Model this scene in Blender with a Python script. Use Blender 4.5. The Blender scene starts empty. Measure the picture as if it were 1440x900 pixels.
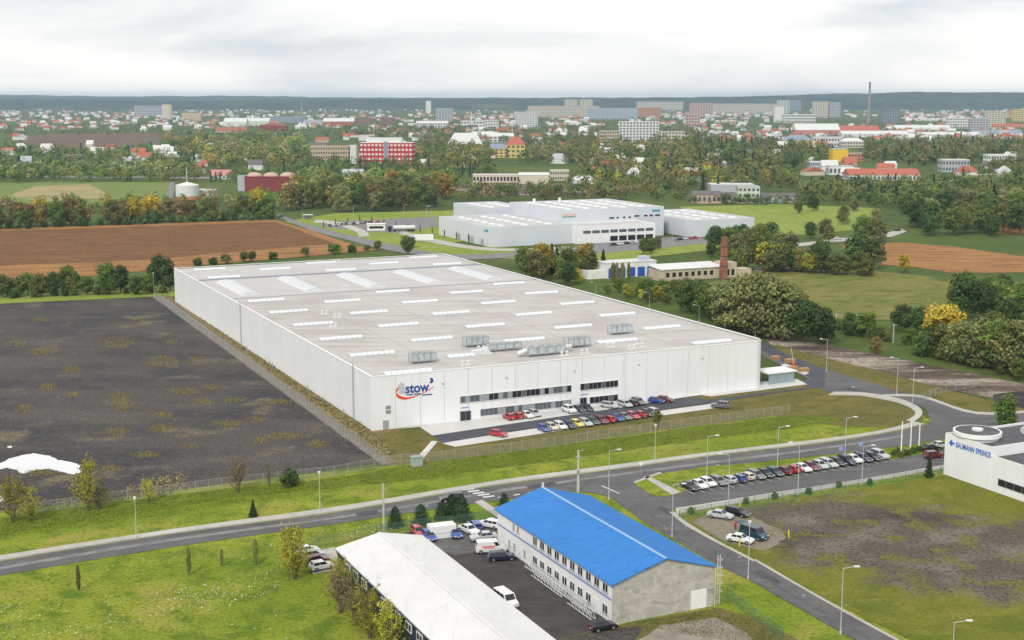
import bpy, bmesh, math, random
import numpy as np
from mathutils import Vector, Matrix, noise as mnoise

R = math.radians
scene = bpy.context.scene
COL = scene.collection

# ------------------------------------------------------------------ camera
FPX, HZ, CH = 1890.0, 138.0, 74.0          # focal length in photo pixels, horizon row, camera height
PITCH = math.atan((450 - HZ) / FPX)
cam_data = bpy.data.cameras.new('camera')
cam_data.sensor_fit = 'HORIZONTAL'
cam_data.sensor_width = 36.0
cam_data.lens = 36.0 * FPX / 1440.0
cam_data.clip_start = 1.0
cam_data.clip_end = 80000.0
cam = bpy.data.objects.new('camera', cam_data)
cam.location = (0, 0, CH)
cam.rotation_euler = (math.pi / 2 - PITCH, 0, 0)
COL.objects.link(cam)
scene.camera = cam

# ------------------------------------------------------------------ sky, sun, exposure
SUN_EL, SUN_AZ = R(41), R(200)             # soft sun behind the camera
world = bpy.data.worlds.new('World')
scene.world = world
world.use_nodes = True
nt = world.node_tree
nt.nodes.clear()
wo = nt.nodes.new('ShaderNodeOutputWorld')
bg = nt.nodes.new('ShaderNodeBackground')
sky = nt.nodes.new('ShaderNodeTexSky')
sky.sky_type = 'NISHITA'
sky.sun_disc = False
sky.sun_elevation = SUN_EL
sky.sun_rotation = SUN_AZ
tc = nt.nodes.new('ShaderNodeTexCoord')
mp = nt.nodes.new('ShaderNodeMapping')
mp.inputs['Scale'].default_value = (2.0, 2.0, 13.0)
nz = nt.nodes.new('ShaderNodeTexNoise')
nz.inputs['Scale'].default_value = 1.6
nz.inputs['Detail'].default_value = 7
nz.inputs['Roughness'].default_value = 0.55
nz.inputs['Distortion'].default_value = 0.4
rp = nt.nodes.new('ShaderNodeValToRGB')
e = rp.color_ramp.elements
e[0].position, e[0].color = 0.33, (4.7, 4.95, 5.25, 1)
e[1].position, e[1].color = 0.60, (7.5, 7.35, 7.0, 1)
e2 = rp.color_ramp.elements.new(0.46)
e2.color = (6.3, 6.32, 6.3, 1)
mx = nt.nodes.new('ShaderNodeMix')
mx.data_type = 'RGBA'
mx.inputs['Factor'].default_value = 0.93
bg.inputs['Strength'].default_value = 0.1
nt.links.new(tc.outputs['Generated'], mp.inputs['Vector'])
nt.links.new(mp.outputs['Vector'], nz.inputs['Vector'])
nt.links.new(nz.outputs['Fac'], rp.inputs['Fac'])
nt.links.new(sky.outputs['Color'], mx.inputs['A'])
nt.links.new(rp.outputs['Color'], mx.inputs['B'])
nt.links.new(mx.outputs['Result'], bg.inputs['Color'])
nt.links.new(bg.outputs['Background'], wo.inputs['Surface'])
sun_d = bpy.data.lights.new('sun', 'SUN')
sun_d.energy = 1.5
sun_d.angle = R(10)
sun_d.color = (1.0, 0.96, 0.9)
sun = bpy.data.objects.new('sun', sun_d)
sdir = Vector((math.sin(SUN_AZ) * math.cos(SUN_EL), math.cos(SUN_AZ) * math.cos(SUN_EL), math.sin(SUN_EL)))
sun.rotation_euler = (-sdir).to_track_quat('-Z', 'Y').to_euler()
sun.location = (0, -50, 200)
COL.objects.link(sun)
scene.view_settings.view_transform = 'Standard'
scene.view_settings.look = 'None'
scene.view_settings.exposure = 0.64
scene.view_settings.gamma = 1.0

# ------------------------------------------------------------------ survey helper: a photo pixel seen on a level z
def G(u, v, z=0.0):
    x, y = (u - 720) / FPX, (450 - v) / FPX
    d = Vector((x, math.cos(PITCH) + y * math.sin(PITCH), -math.sin(PITCH) + y * math.cos(PITCH)))
    t = (z - CH) / d.z
    return Vector((d.x * t, d.y * t, z))

def height_at(u, vb, vt):
    p = G(u, vb)
    y = (450 - vt) / FPX
    return CH + p.y * (-math.sin(PITCH) + y * math.cos(PITCH)) / (math.cos(PITCH) + y * math.sin(PITCH))

# ------------------------------------------------------------------ materials
MATS = {}
def hexc(r, g, b):
    f = lambda c: (c / 255 / 12.92) if c <= 10 else ((c / 255 + 0.055) / 1.055) ** 2.4
    return (f(r), f(g), f(b), 1)

def mat(name, col, rough=0.7, spec=0.3, metal=0.0, var=None, vscale=1.0, col2=None, bump=0.0, bscale=4.0, layers=(), coat=0.0):
    """plain colour, or colour + noise layers [(colour, scale, low, high)] in world metres"""
    if name in MATS:
        return MATS[name]
    m = bpy.data.materials.new(name)
    m.use_nodes = True
    t = m.node_tree
    b = t.nodes['Principled BSDF']
    b.inputs['Roughness'].default_value = rough
    b.inputs['Specular IOR Level'].default_value = spec
    b.inputs['Metallic'].default_value = metal
    if coat:
        b.inputs['Coat Weight'].default_value = coat
        b.inputs['Coat Roughness'].default_value = 0.06
    c = tuple(col) if len(col) == 4 else (*col, 1)
    b.inputs['Base Color'].default_value = c
    if layers or bump:
        geo = t.nodes.new('ShaderNodeNewGeometry')
    if layers:
        prev = None
        for i, (lc, sc, lo, hi) in enumerate(layers):
            n = t.nodes.new('ShaderNodeTexNoise')
            n.inputs['Scale'].default_value = sc if not isinstance(sc, tuple) else 1.0
            n.inputs['Detail'].default_value = 6
            n.inputs['Roughness'].default_value = 0.62
            if isinstance(sc, tuple):
                mpn = t.nodes.new('ShaderNodeMapping')
                mpn.inputs['Scale'].default_value = sc[:3]
                if len(sc) > 3:
                    mpn.inputs['Rotation'].default_value = (0, 0, sc[3])
                t.links.new(geo.outputs['Position'], mpn.inputs['Vector'])
                t.links.new(mpn.outputs['Vector'], n.inputs['Vector'])
            else:
                t.links.new(geo.outputs['Position'], n.inputs['Vector'])
            r = t.nodes.new('ShaderNodeMapRange')
            r.inputs['From Min'].default_value = lo
            r.inputs['From Max'].default_value = hi
            t.links.new(n.outputs['Fac'], r.inputs['Value'])
            x = t.nodes.new('ShaderNodeMix')
            x.data_type = 'RGBA'
            t.links.new(r.outputs['Result'], x.inputs['Factor'])
            if prev is None:
                x.inputs['A'].default_value = c
            else:
                t.links.new(prev, x.inputs['A'])
            x.inputs['B'].default_value = (*lc[:3], 1)
            prev = x.outputs['Result']
        t.links.new(prev, b.inputs['Base Color'])
    if bump:
        n = t.nodes.new('ShaderNodeTexNoise')
        n.inputs['Scale'].default_value = bscale
        n.inputs['Detail'].default_value = 4
        t.links.new(geo.outputs['Position'], n.inputs['Vector'])
        bp = t.nodes.new('ShaderNodeBump')
        bp.inputs['Strength'].default_value = bump
        bp.inputs['Distance'].default_value = 0.15
        t.links.new(n.outputs['Fac'], bp.inputs['Height'])
        t.links.new(bp.outputs['Normal'], b.inputs['Normal'])
    MATS[name] = m
    return m

def leaf_mat(name):
    """colour from the leaf's own tint, shifted a little from tree to tree"""
    m = bpy.data.materials.new(name)
    m.use_nodes = True
    t = m.node_tree
    b = t.nodes['Principled BSDF']
    b.inputs['Roughness'].default_value = 0.75
    b.inputs['Specular IOR Level'].default_value = 0.15
    a = t.nodes.new('ShaderNodeAttribute')
    a.attribute_name = 'tint'
    oi = t.nodes.new('ShaderNodeObjectInfo')
    mr = t.nodes.new('ShaderNodeMapRange')
    mr.inputs['To Min'].default_value = 0.72
    mr.inputs['To Max'].default_value = 1.3
    t.links.new(oi.outputs['Random'], mr.inputs['Value'])
    hs = t.nodes.new('ShaderNodeHueSaturation')
    mh = t.nodes.new('ShaderNodeMapRange')
    mh.inputs['To Min'].default_value = 0.488
    mh.inputs['To Max'].default_value = 0.514
    ml = t.nodes.new('ShaderNodeMath')
    ml.operation = 'MULTIPLY'
    ml.inputs[1].default_value = 7.31
    fr = t.nodes.new('ShaderNodeMath')
    fr.operation = 'FRACT'
    t.links.new(oi.outputs['Random'], ml.inputs[0])
    t.links.new(ml.outputs[0], fr.inputs[0])
    t.links.new(fr.outputs[0], mh.inputs['Value'])
    t.links.new(mh.outputs['Result'], hs.inputs['Hue'])
    t.links.new(mr.outputs['Result'], hs.inputs['Value'])
    t.links.new(a.outputs['Color'], hs.inputs['Color'])
    t.links.new(hs.outputs['Color'], b.inputs['Base Color'])
    return m
LEAF = leaf_mat('foliage')
BARK = mat('bark', (0.11, 0.09, 0.065), 0.9)

M_GRASS = mat('grass', (0.18, 0.24, 0.02), 0.9, 0.1, layers=[((0.26, 0.285, 0.03), 0.035, .42, .58), ((0.105, 0.165, 0.015), 0.2, .46, .62), ((0.31, 0.27, 0.06), 0.07, .54, .68), ((0.075, 0.115, 0.012), 1.6, .48, .70), ((0.28, 0.285, 0.055), 3.6, .60, .80)], bump=0.9, bscale=1.5)
M_LAND = mat('countryside', (0.10, 0.145, 0.03), 0.95, 0.1, layers=[((0.05, 0.08, 0.022), 0.004, .4, .6), ((0.12, 0.14, 0.04), 0.02, .5, .7), ((0.055, 0.085, 0.02), 0.15, .45, .7)])
M_ROUGHGRASS = mat('rough_grass', (0.13, 0.125, 0.03), 0.95, 0.1, layers=[((0.19, 0.145, 0.045), 0.08, .40, .58), ((0.085, 0.10, 0.018), 0.25, .48, .64), ((0.20, 0.16, 0.07), 0.9, .52, .7), ((0.05, 0.055, 0.014), 2.2, .48, .7), ((0.24, 0.2, 0.09), 4.0, .56, .74)], bump=0.9, bscale=1.2)
M_BANK = mat('verge_grass', (0.11, 0.15, 0.013), 0.95, 0.1, layers=[((0.16, 0.21, 0.018), 0.2, .4, .6), ((0.045, 0.068, 0.01), 0.8, .48, .66), ((0.17, 0.15, 0.04), 0.07, .54, .72), ((0.035, 0.05, 0.008), 2.2, .5, .7), ((0.16, 0.18, 0.03), 4.5, .56, .75)], bump=1.0, bscale=1.2)
M_MEADOW = mat('meadow', (0.20, 0.27, 0.045), 0.95, 0.1, layers=[((0.26, 0.30, 0.06), 0.03, .4, .62), ((0.12, 0.17, 0.03), 0.2, .5, .72)])
M_OLIVE = mat('olive_pasture', (0.17, 0.19, 0.04), 0.95, 0.1, layers=[((0.07, 0.085, 0.02), 0.9, .48, .66), ((0.21, 0.19, 0.06), 0.04, .42, .6), ((0.085, 0.105, 0.02), 0.15, .48, .68), ((0.16, 0.12, 0.05), 0.4, .58, .75)], bump=0.7, bscale=0.8)
M_SOIL = mat('ploughed_soil', (0.185, 0.09, 0.038), 0.95, 0.1, layers=[((0.25, 0.13, 0.055), (0.02, 0.3, 1, R(-6)), .42, .62), ((0.075, 0.036, 0.018), (0.06, 0.8, 1, R(-6)), .48, .66), ((0.22, 0.125, 0.055), 0.2, .58, .74), ((0.06, 0.03, 0.016), 0.8, .5, .7)], bump=0.8, bscale=0.9)
M_SOIL2 = mat('stubble_soil', (0.40, 0.20, 0.07), 0.95, 0.1, layers=[((0.17, 0.082, 0.034), (0.03, 0.35, 1, R(-6)), .44, .62), ((0.31, 0.19, 0.08), 0.15, .5, .7), ((0.13, 0.066, 0.03), 0.8, .5, .7)], bump=0.6, bscale=0.9)
M_FARSOIL = mat('far_ploughland', (0.13, 0.085, 0.06), 0.95, 0.1, layers=[((0.17, 0.12, 0.085), (0.004, 0.03, 1), .45, .65)])
M_STUBBLE = mat('straw_field', (0.36, 0.29, 0.15), 0.95, 0.1, layers=[((0.28, 0.24, 0.10), 0.03, .45, .65), ((0.20, 0.22, 0.06), 0.012, .5, .7)])
M_LOT = mat('black_gravel', (0.088, 0.077, 0.069), 0.92, 0.2, layers=[((0.042, 0.040, 0.044), 0.025, .40, .58), ((0.115, 0.10, 0.085), (0.02, 0.06, 1, R(15)), .50, .68), ((0.066, 0.062, 0.08), 0.06, .52, .66), ((0.20, 0.165, 0.085), 0.06, .56, .68), ((0.11, 0.095, 0.075), 0.5, .50, .70), ((0.026, 0.025, 0.028), 1.5, .46, .66), ((0.16, 0.14, 0.11), 3.4, .55, .74)], bump=0.9, bscale=2.0)
M_WEED = mat('dry_weeds', (0.20, 0.155, 0.04), 0.95, 0.1, layers=[((0.13, 0.12, 0.03), 0.6, .4, .7)])
M_DRYGRASS = mat('dry_grass', (0.26, 0.19, 0.10), 0.95, 0.1, layers=[((0.17, 0.12, 0.06), 0.5, .42, .66), ((0.10, 0.09, 0.03), 1.6, .5, .75)], bump=0.8, bscale=1.5)
M_ASPHALT = mat('asphalt', (0.125, 0.122, 0.122), 0.85, 0.3, layers=[((0.09, 0.088, 0.09), 0.1, .4, .62), ((0.17, 0.165, 0.16), (0.05, 0.5, 1, R(-64)), .54, .72), ((0.08, 0.078, 0.078), 1.4, .5, .7), ((0.19, 0.185, 0.18), 3.5, .6, .8)])
M_ASPHALT_N = mat('new_asphalt', (0.062, 0.065, 0.078), 0.8, 0.3, layers=[((0.085, 0.088, 0.10), 0.15, .45, .7)])
M_ASPHALT_W = mat('worn_asphalt', (0.23, 0.225, 0.22), 0.88, 0.3, layers=[((0.15, 0.147, 0.145), 0.25, .4, .62), ((0.28, 0.27, 0.26), 1.2, .55, .8)])
M_YARD = mat('yard_gravel', (0.075, 0.066, 0.062), 0.92, 0.2, layers=[((0.05, 0.045, 0.043), 0.2, .42, .62), ((0.11, 0.095, 0.085), (0.2, 1.0, 1, R(30)), .55, .75)], bump=0.5, bscale=3)
M_PAVE = mat('concrete_paving', (0.44, 0.42, 0.38), 0.85, 0.2, layers=[((0.36, 0.34, 0.31), 0.3, .45, .7), ((0.5, 0.48, 0.44), 0.06, .5, .7)])
M_APRON = mat('concrete_apron', (0.58, 0.57, 0.55), 0.8, 0.2, layers=[((0.5, 0.49, 0.47), 0.12, .45, .7)])
M_DIRT = mat('bare_dirt', (0.14, 0.10, 0.078), 0.95, 0.1, layers=[((0.07, 0.05, 0.042), 0.05, .38, .58), ((0.38, 0.33, 0.26), (0.02, 0.10, 1, R(-25)), .47, .60), ((0.06, 0.045, 0.037), 0.6, .48, .68), ((0.26, 0.21, 0.16), 1.5, .54, .74)], bump=0.8, bscale=1)
M_DARKDIRT = mat('dark_spoil', (0.045, 0.04, 0.04), 0.95, 0.1, layers=[((0.09, 0.075, 0.06), 0.12, .5, .7)])
M_SCRUB = mat('grey_scrub_ground', (0.10, 0.085, 0.066), 0.95, 0.1, layers=[((0.17, 0.15, 0.125), (0.03, 0.12, 1, R(10)), .48, .68), ((0.065, 0.055, 0.045), 0.09, .5, .7), ((0.13, 0.13, 0.03), 0.07, .6, .72), ((0.06, 0.05, 0.04), 1.5, .5, .78)], bump=0.7, bscale=1.5)
M_YELGRASS = mat('yellow_grass', (0.16, 0.165, 0.022), 0.95, 0.1, layers=[((0.11, 0.14, 0.016), 0.07, .42, .62), ((0.20, 0.19, 0.04), 0.25, .5, .72), ((0.09, 0.10, 0.016), 1.4, .5, .8)], bump=0.7, bscale=1.4)
M_SAND = mat('sandy_ground', (0.30, 0.26, 0.22), 0.95, 0.1, layers=[((0.22, 0.185, 0.15), 0.25, .45, .65)])
M_WATER = mat('puddle_water', (0.9, 0.9, 0.9), 0.03, 1.0, 0.9)
M_PAINTW = mat('road_paint', (0.62, 0.62, 0.60), 0.7)
M_WHITEWALL = mat('white_cladding', (0.80, 0.81, 0.82), 0.45, 0.3, layers=[((0.76, 0.77, 0.775), 0.08, .42, .62), ((0.70, 0.70, 0.69), (0.9, 0.9, 0.05), .54, .74)])
M_WHITEPLAIN = mat('white_paint', (0.78, 0.78, 0.77), 0.5, 0.3)
M_ROOFGREY = mat('roof_membrane', (0.475, 0.45, 0.425), 0.9, 0.1, layers=[((0.41, 0.385, 0.36), 0.05, .45, .6), ((0.42, 0.40, 0.38), 1.0, .55, .8), ((0.54, 0.52, 0.50), (0.02, 0.25, 1, R(25)), .5, .7)])
M_ROOFLIGHT = mat('roof_membrane_pale', (0.50, 0.485, 0.47), 0.9, 0.1, layers=[((0.45, 0.435, 0.42), 0.08, .45, .65)])
M_SKYLIGHT = mat('skylight_polycarbonate', (0.68, 0.71, 0.72), 0.35, 0.4)
M_FLASH = mat('grey_flashing', (0.27, 0.29, 0.33), 0.5, 0.4)
M_GALV = mat('galvanised_steel', (0.38, 0.42, 0.43), 0.4, 0.5, 0.5)
M_GREYDOOR = mat('grey_door_paint', (0.33, 0.34, 0.34), 0.5)
M_GLASS = mat('dark_glass', (0.018, 0.02, 0.026), 0.08, 0.6)
M_GLASSL = mat('blind_glass', (0.30, 0.33, 0.35), 0.2, 0.5)
M_GLASSM = mat('grey_glass', (0.10, 0.115, 0.13), 0.12, 0.5)
M_FRAME = mat('window_frame_white', (0.72, 0.73, 0.73), 0.5)
M_FRAMEG = mat('window_frame_grey', (0.25, 0.26, 0.27), 0.5)
M_BLUEROOF = mat('blue_sheet_roof', (0.026, 0.19, 0.52), 0.5, 0.35, layers=[((0.035, 0.215, 0.58), 0.25, .4, .65), ((0.02, 0.145, 0.42), (0.25, 2.2, 1, R(25)), .5, .7), ((0.06, 0.2, 0.46), 1.2, .6, .8)])
M_BLUETRIM = mat('blue_trim', (0.24, 0.32, 0.55), 0.5)
M_RIDGE = mat('pale_blue_ridge', (0.24, 0.40, 0.62), 0.4)
M_CREAMWALL = mat('off_white_render', (0.76, 0.76, 0.745), 0.8, 0.2, layers=[((0.68, 0.67, 0.65), 0.35, .5, .75)])
M_CONCRETE = mat('weathered_concrete', (0.50, 0.48, 0.43), 0.9, 0.1, layers=[((0.40, 0.38, 0.34), (0.6, 0.6, 0.9), .40, .58), ((0.30, 0.28, 0.245), (0.3, 0.3, 1.2), .54, .70), ((0.56, 0.54, 0.49), 1.1, .52, .68), ((0.22, 0.205, 0.18), 2.2, .60, .76)])
M_NAVY = mat('navy_cladding', (0.022, 0.035, 0.055), 0.45, 0.4)
M_HALLROOF = mat('white_sheet_roof', (0.67, 0.665, 0.655), 0.5, 0.3, layers=[((0.63, 0.62, 0.61), 0.12, .45, .65), ((0.58, 0.57, 0.555), (1.2, .12, 1, R(25)), .56, .74)])
M_STEEL = mat('pale_steel_paint', (0.62, 0.63, 0.63), 0.5)
M_POLE = mat('lamp_post_paint', (0.46, 0.49, 0.50), 0.5, 0.4)
M_CONPOLE = mat('concrete_pole', (0.46, 0.44, 0.40), 0.9)
M_BITUMEN = mat('bitumen_roof', (0.09, 0.092, 0.10), 0.85, 0.2, layers=[((0.14, 0.14, 0.145), 0.3, .5, .7)])
M_SIGNBLUE = mat('sign_blue', (0.012, 0.06, 0.30), 0.5)
M_SIGNBLUE2 = mat('sign_light_blue', (0.03, 0.14, 0.50), 0.5)
M_SIGNRED = mat('sign_red', (0.75, 0.06, 0.025), 0.5)
M_SIGNGREY = mat('sign_silver', (0.52, 0.54, 0.62), 0.5)
M_TYRE = mat('tyre_rubber', (0.014, 0.014, 0.015), 0.8)
M_RIM = mat('wheel_rim', (0.42, 0.43, 0.44), 0.35, 0.5, 0.6)
M_LAMP = mat('lamp_glass', (0.7, 0.7, 0.68), 0.15, 0.6)
M_TAIL = mat('tail_lamp', (0.35, 0.015, 0.012), 0.2, 0.6)
M_DARKPL = mat('black_plastic', (0.02, 0.02, 0.021), 0.6)
M_MESH_GREEN = mat('green_fence_paint', (0.06, 0.16, 0.11), 0.6)
M_FENCE = mat('fence_post_steel', (0.38, 0.37, 0.34), 0.6)
M_YELLOW = mat('yellow_post_paint', (0.72, 0.52, 0.02), 0.6)
M_BRICK = mat('red_brick', (0.30, 0.13, 0.08), 0.9, layers=[((0.22, 0.09, 0.055), 0.8, .4, .6), ((0.36, 0.2, 0.13), 0.25, .55, .7)])
M_OLDWALL = mat('old_beige_render', (0.50, 0.43, 0.32), 0.9, layers=[((0.40, 0.33, 0.25), 0.3, .5, .7)])

def plot_mat(name, c, rx, ry, grass, layers_s):
    """worn grey ground in the middle of a lawn, dissolving outwards"""
    m = mat(name, grass, .95, .1, layers=[((0.11, 0.135, 0.016), 0.07, .42, .62), ((0.22, 0.20, 0.045), 0.25, .5, .7), ((0.08, 0.09, 0.016), 1.6, .48, .72)], bump=.7, bscale=1.4)
    t = m.node_tree; b = t.nodes['Principled BSDF']
    m2 = mat(name + '_worn', (0.11, 0.092, 0.073), .95, .1, layers=layers_s)
    g_col = b.inputs['Base Color'].links[0].from_socket
    geo = [n for n in t.nodes if n.type == 'NEW_GEOMETRY'][0]
    prev = None
    for lc, sc, lo, hi in [((0.11, 0.092, 0.073), 1.0, 0, 0)] + list(layers_s):
        if prev is None:
            rgb = t.nodes.new('ShaderNodeRGB'); rgb.outputs[0].default_value = (*lc, 1); prev = rgb.outputs[0]; continue
        n = t.nodes.new('ShaderNodeTexNoise'); n.inputs['Scale'].default_value = sc; n.inputs['Detail'].default_value = 6
        t.links.new(geo.outputs['Position'], n.inputs['Vector'])
        r = t.nodes.new('ShaderNodeMapRange'); r.inputs['From Min'].default_value = lo; r.inputs['From Max'].default_value = hi
        t.links.new(n.outputs['Fac'], r.inputs['Value'])
        x = t.nodes.new('ShaderNodeMix'); x.data_type = 'RGBA'; t.links.new(r.outputs['Result'], x.inputs['Factor']); t.links.new(prev, x.inputs['A']); x.inputs['B'].default_value = (*lc, 1); prev = x.outputs['Result']
    mp_ = t.nodes.new('ShaderNodeMapping'); mp_.vector_type = 'TEXTURE'
    mp_.inputs['Location'].default_value = c; mp_.inputs['Scale'].default_value = (rx, ry, 1); mp_.inputs['Rotation'].default_value = (0, 0, R(-30))
    t.links.new(geo.outputs['Position'], mp_.inputs['Vector'])
    ln = t.nodes.new('ShaderNodeVectorMath'); ln.operation = 'LENGTH'; t.links.new(mp_.outputs['Vector'], ln.inputs[0])
    n = t.nodes.new('ShaderNodeTexNoise'); n.inputs['Scale'].default_value = .09; n.inputs['Detail'].default_value = 8; n.inputs['Roughness'].default_value = .7
    t.links.new(geo.outputs['Position'], n.inputs['Vector'])
    ad = t.nodes.new('ShaderNodeMath'); ad.operation = 'MULTIPLY_ADD'; ad.inputs[1].default_value = 1.7; t.links.new(n.outputs['Fac'], ad.inputs[0]); t.links.new(ln.outputs['Value'], ad.inputs[2])
    r = t.nodes.new('ShaderNodeMapRange'); r.inputs['From Min'].default_value = 1.62; r.inputs['From Max'].default_value = 1.95; t.links.new(ad.outputs[0], r.inputs['Value'])
    x = t.nodes.new('ShaderNodeMix'); x.data_type = 'RGBA'; t.links.new(r.outputs['Result'], x.inputs['Factor']); t.links.new(prev, x.inputs['A']); t.links.new(g_col, x.inputs['B'])
    t.links.new(x.outputs['Result'], b.inputs['Base Color'])
    return m

def netting(name, col, cover):
    """wire netting too fine to see: a sheet that lets most light through"""
    m = bpy.data.materials.new(name)
    m.use_nodes = True
    t = m.node_tree
    b = t.nodes['Principled BSDF']
    b.inputs['Base Color'].default_value = (*col, 1)
    b.inputs['Roughness'].default_value = 0.7
    tr = t.nodes.new('ShaderNodeBsdfTransparent')
    mxs = t.nodes.new('ShaderNodeMixShader')
    mxs.inputs[0].default_value = cover
    t.links.new(tr.outputs[0], mxs.inputs[1])
    t.links.new(b.outputs[0], mxs.inputs[2])
    t.links.new(mxs.outputs[0], t.nodes['Material Output'].inputs['Surface'])
    return m
M_NET = netting('wire_netting', (0.36, 0.35, 0.32), 0.20)
M_NETG = netting('green_wire_netting', (0.09, 0.20, 0.13), 0.28)

# ------------------------------------------------------------------ mesh helpers
def props(o, label=None, cat=None, group=None, kind=None):
    if label: o['label'] = label
    if cat: o['category'] = cat
    if group: o['group'] = group
    if kind: o['kind'] = kind
    return o

def link(name, me, m=None, parent=None, loc=None, rz=None, smooth=False):
    if m is not None and not me.materials:
        me.materials.append(m)
    if smooth:
        me.polygons.foreach_set('use_smooth', [True] * len(me.polygons))
    o = bpy.data.objects.new(name, me)
    COL.objects.link(o)
    if parent is not None: o.parent = parent
    if loc is not None: o.location = loc
    if rz is not None: o.rotation_euler = (0, 0, rz)
    return o

def empty(name, loc=(0, 0, 0), rz=0.0, label=None, cat=None, group=None):
    o = bpy.data.objects.new(name, None)
    o.empty_display_size = 0.5
    COL.objects.link(o)
    o.location = loc
    o.rotation_euler = (0, 0, rz)
    return props(o, label, cat, group)

class MB:
    def __init__(s): s.v, s.f = [], []
    def add(s, vs, fs):
        n = len(s.v)
        s.v += [tuple(q) for q in vs]
        s.f += [tuple(i + n for i in f) for f in fs]
        return s
    def box(s, x0, x1, y0, y1, z0, z1):
        return s.add([(x0, y0, z0), (x1, y0, z0), (x1, y1, z0), (x0, y1, z0), (x0, y0, z1), (x1, y0, z1), (x1, y1, z1), (x0, y1, z1)],
                     [(0, 3, 2, 1), (4, 5, 6, 7), (0, 1, 5, 4), (1, 2, 6, 5), (2, 3, 7, 6), (3, 0, 4, 7)])
    def hexa(s, b, t):      # 4 bottom + 4 top points
        return s.add(list(b) + list(t), [(0, 3, 2, 1), (4, 5, 6, 7), (0, 1, 5, 4), (1, 2, 6, 5), (2, 3, 7, 6), (3, 0, 4, 7)])
    def prism(s, poly, z0, z1):
        n = len(poly)
        a = sum(poly[i][0] * poly[(i + 1) % n][1] - poly[(i + 1) % n][0] * poly[i][1] for i in range(n))
        if a < 0: poly = poly[::-1]
        return s.add([(p[0], p[1], z0) for p in poly] + [(p[0], p[1], z1) for p in poly],
                     [tuple(range(n - 1, -1, -1)), tuple(range(n, 2 * n))] + [(i, (i + 1) % n, n + (i + 1) % n, n + i) for i in range(n)])
    def extr(s, prof, y0, y1):    # profile in xz, run along y
        n = len(prof)
        return s.add([(p[0], y0, p[1]) for p in prof] + [(p[0], y1, p[1]) for p in prof],
                     [tuple(range(n)), tuple(range(2 * n - 1, n - 1, -1))] + [(i, n + i, n + (i + 1) % n, (i + 1) % n) for i in range(n)])
    def tube(s, p, q, r0, r1=None, n=6):
        r1 = r0 if r1 is None else r1
        p, q = Vector(p), Vector(q)
        d = (q - p)
        if d.length < 1e-6: return s
        d.normalize()
        a = d.orthogonal().normalized(); b = d.cross(a)
        vs = []
        for c, r in ((p, r0), (q, r1)):
            for i in range(n):
                t = 2 * math.pi * i / n
                vs.append(c + (a * math.cos(t) + b * math.sin(t)) * r)
        return s.add(vs, [tuple(range(n - 1, -1, -1)), tuple(range(n, 2 * n))] + [(i, (i + 1) % n, n + (i + 1) % n, n + i) for i in range(n)])
    def quad(s, a, b, c, d): return s.add([a, b, c, d], [(0, 1, 2, 3)])
    def mesh(s, name='m'):
        me = bpy.data.meshes.new(name)
        me.from_pydata(s.v, [], s.f)
        me.update()
        return me
    def build(s, name, m, parent=None, loc=None, rz=None, smooth=False, bevel=0):
        me = s.mesh(name)
        if bevel:
            bm = bmesh.new(); bm.from_mesh(me)
            bmesh.ops.bevel(bm, geom=bm.edges[:], offset=bevel, segments=2, affect='EDGES', profile=0.6)
            bm.to_mesh(me); bm.free()
        return link(name, me, m, parent, loc, rz, smooth)

def smooth_line(pts, n=6):
    """Catmull-Rom through world points"""
    out = []
    P = [pts[0]] + list(pts) + [pts[-1]]
    for i in range(1, len(P) - 2):
        p0, p1, p2, p3 = P[i - 1], P[i], P[i + 1], P[i + 2]
        for k in range(n):
            t = k / n
            out.append(0.5 * ((2 * p1) + (p2 - p0) * t + (2 * p0 - 5 * p1 + 4 * p2 - p3) * t * t + (3 * p1 - p0 - 3 * p2 + p3) * t ** 3))
    out.append(P[-2])
    return out

def ragged(poly, step, amp, seed=0):
    """an edge that wanders like a real field or grass edge"""
    out, n = [], len(poly)
    for i in range(n):
        a, b = Vector(poly[i]), Vector(poly[(i + 1) % n])
        L = (b - a).length
        k = max(1, min(60, int(L / step)))
        for j in range(k):
            p = a.lerp(b, j / k)
            w = mnoise.noise_vector(Vector((p.x * 0.21 + seed, p.y * 0.21, seed * 1.7))) + 0.6 * mnoise.noise_vector(Vector((p.x * 0.8, p.y * 0.8 + seed, 3)))
            out.append(Vector((p.x + w.x * amp, p.y + w.y * amp, 0)))
    return out

LAYER = [0]
Z = 0.02
def patch(name, px, z, m, rag=0, step=3.0, smooth=0, world=False, seed=1, kind='structure'):
    pts = [Vector((p[0], p[1], 0)) for p in px] if world else [G(*p) for p in px]
    if smooth: pts = smooth_line(pts + [pts[0]], smooth)[:-1]
    if rag: pts = ragged(pts, step, rag, seed)
    n = len(pts)
    a = sum(pts[i].x * pts[(i + 1) % n].y - pts[(i + 1) % n].x * pts[i].y for i in range(n))
    if a < 0: pts = pts[::-1]
    LAYER[0] += 1
    z = (Z + (z - Z) * 2.2 if z < .049 else z * 1.5) + LAYER[0] * .0006
    bm = bmesh.new()
    f = bm.faces.new([bm.verts.new((p.x, p.y, z)) for p in pts])
    f.normal_update()
    bmesh.ops.triangulate(bm, faces=[f], ngon_method='BEAUTY')
    me = bpy.data.meshes.new(name)
    bm.to_mesh(me); bm.free()
    o = link(name, me, m)
    o['kind'] = kind
    return o

def slab(name, px, z0, z1, m, smooth=0, kind='structure'):
    pts = [G(*p) for p in px]
    if smooth: pts = smooth_line(pts + [pts[0]], smooth)[:-1]
    o = MB().prism([(p.x, p.y) for p in pts], z0, z1).build(name, m)
    o['kind'] = kind
    return o

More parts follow.
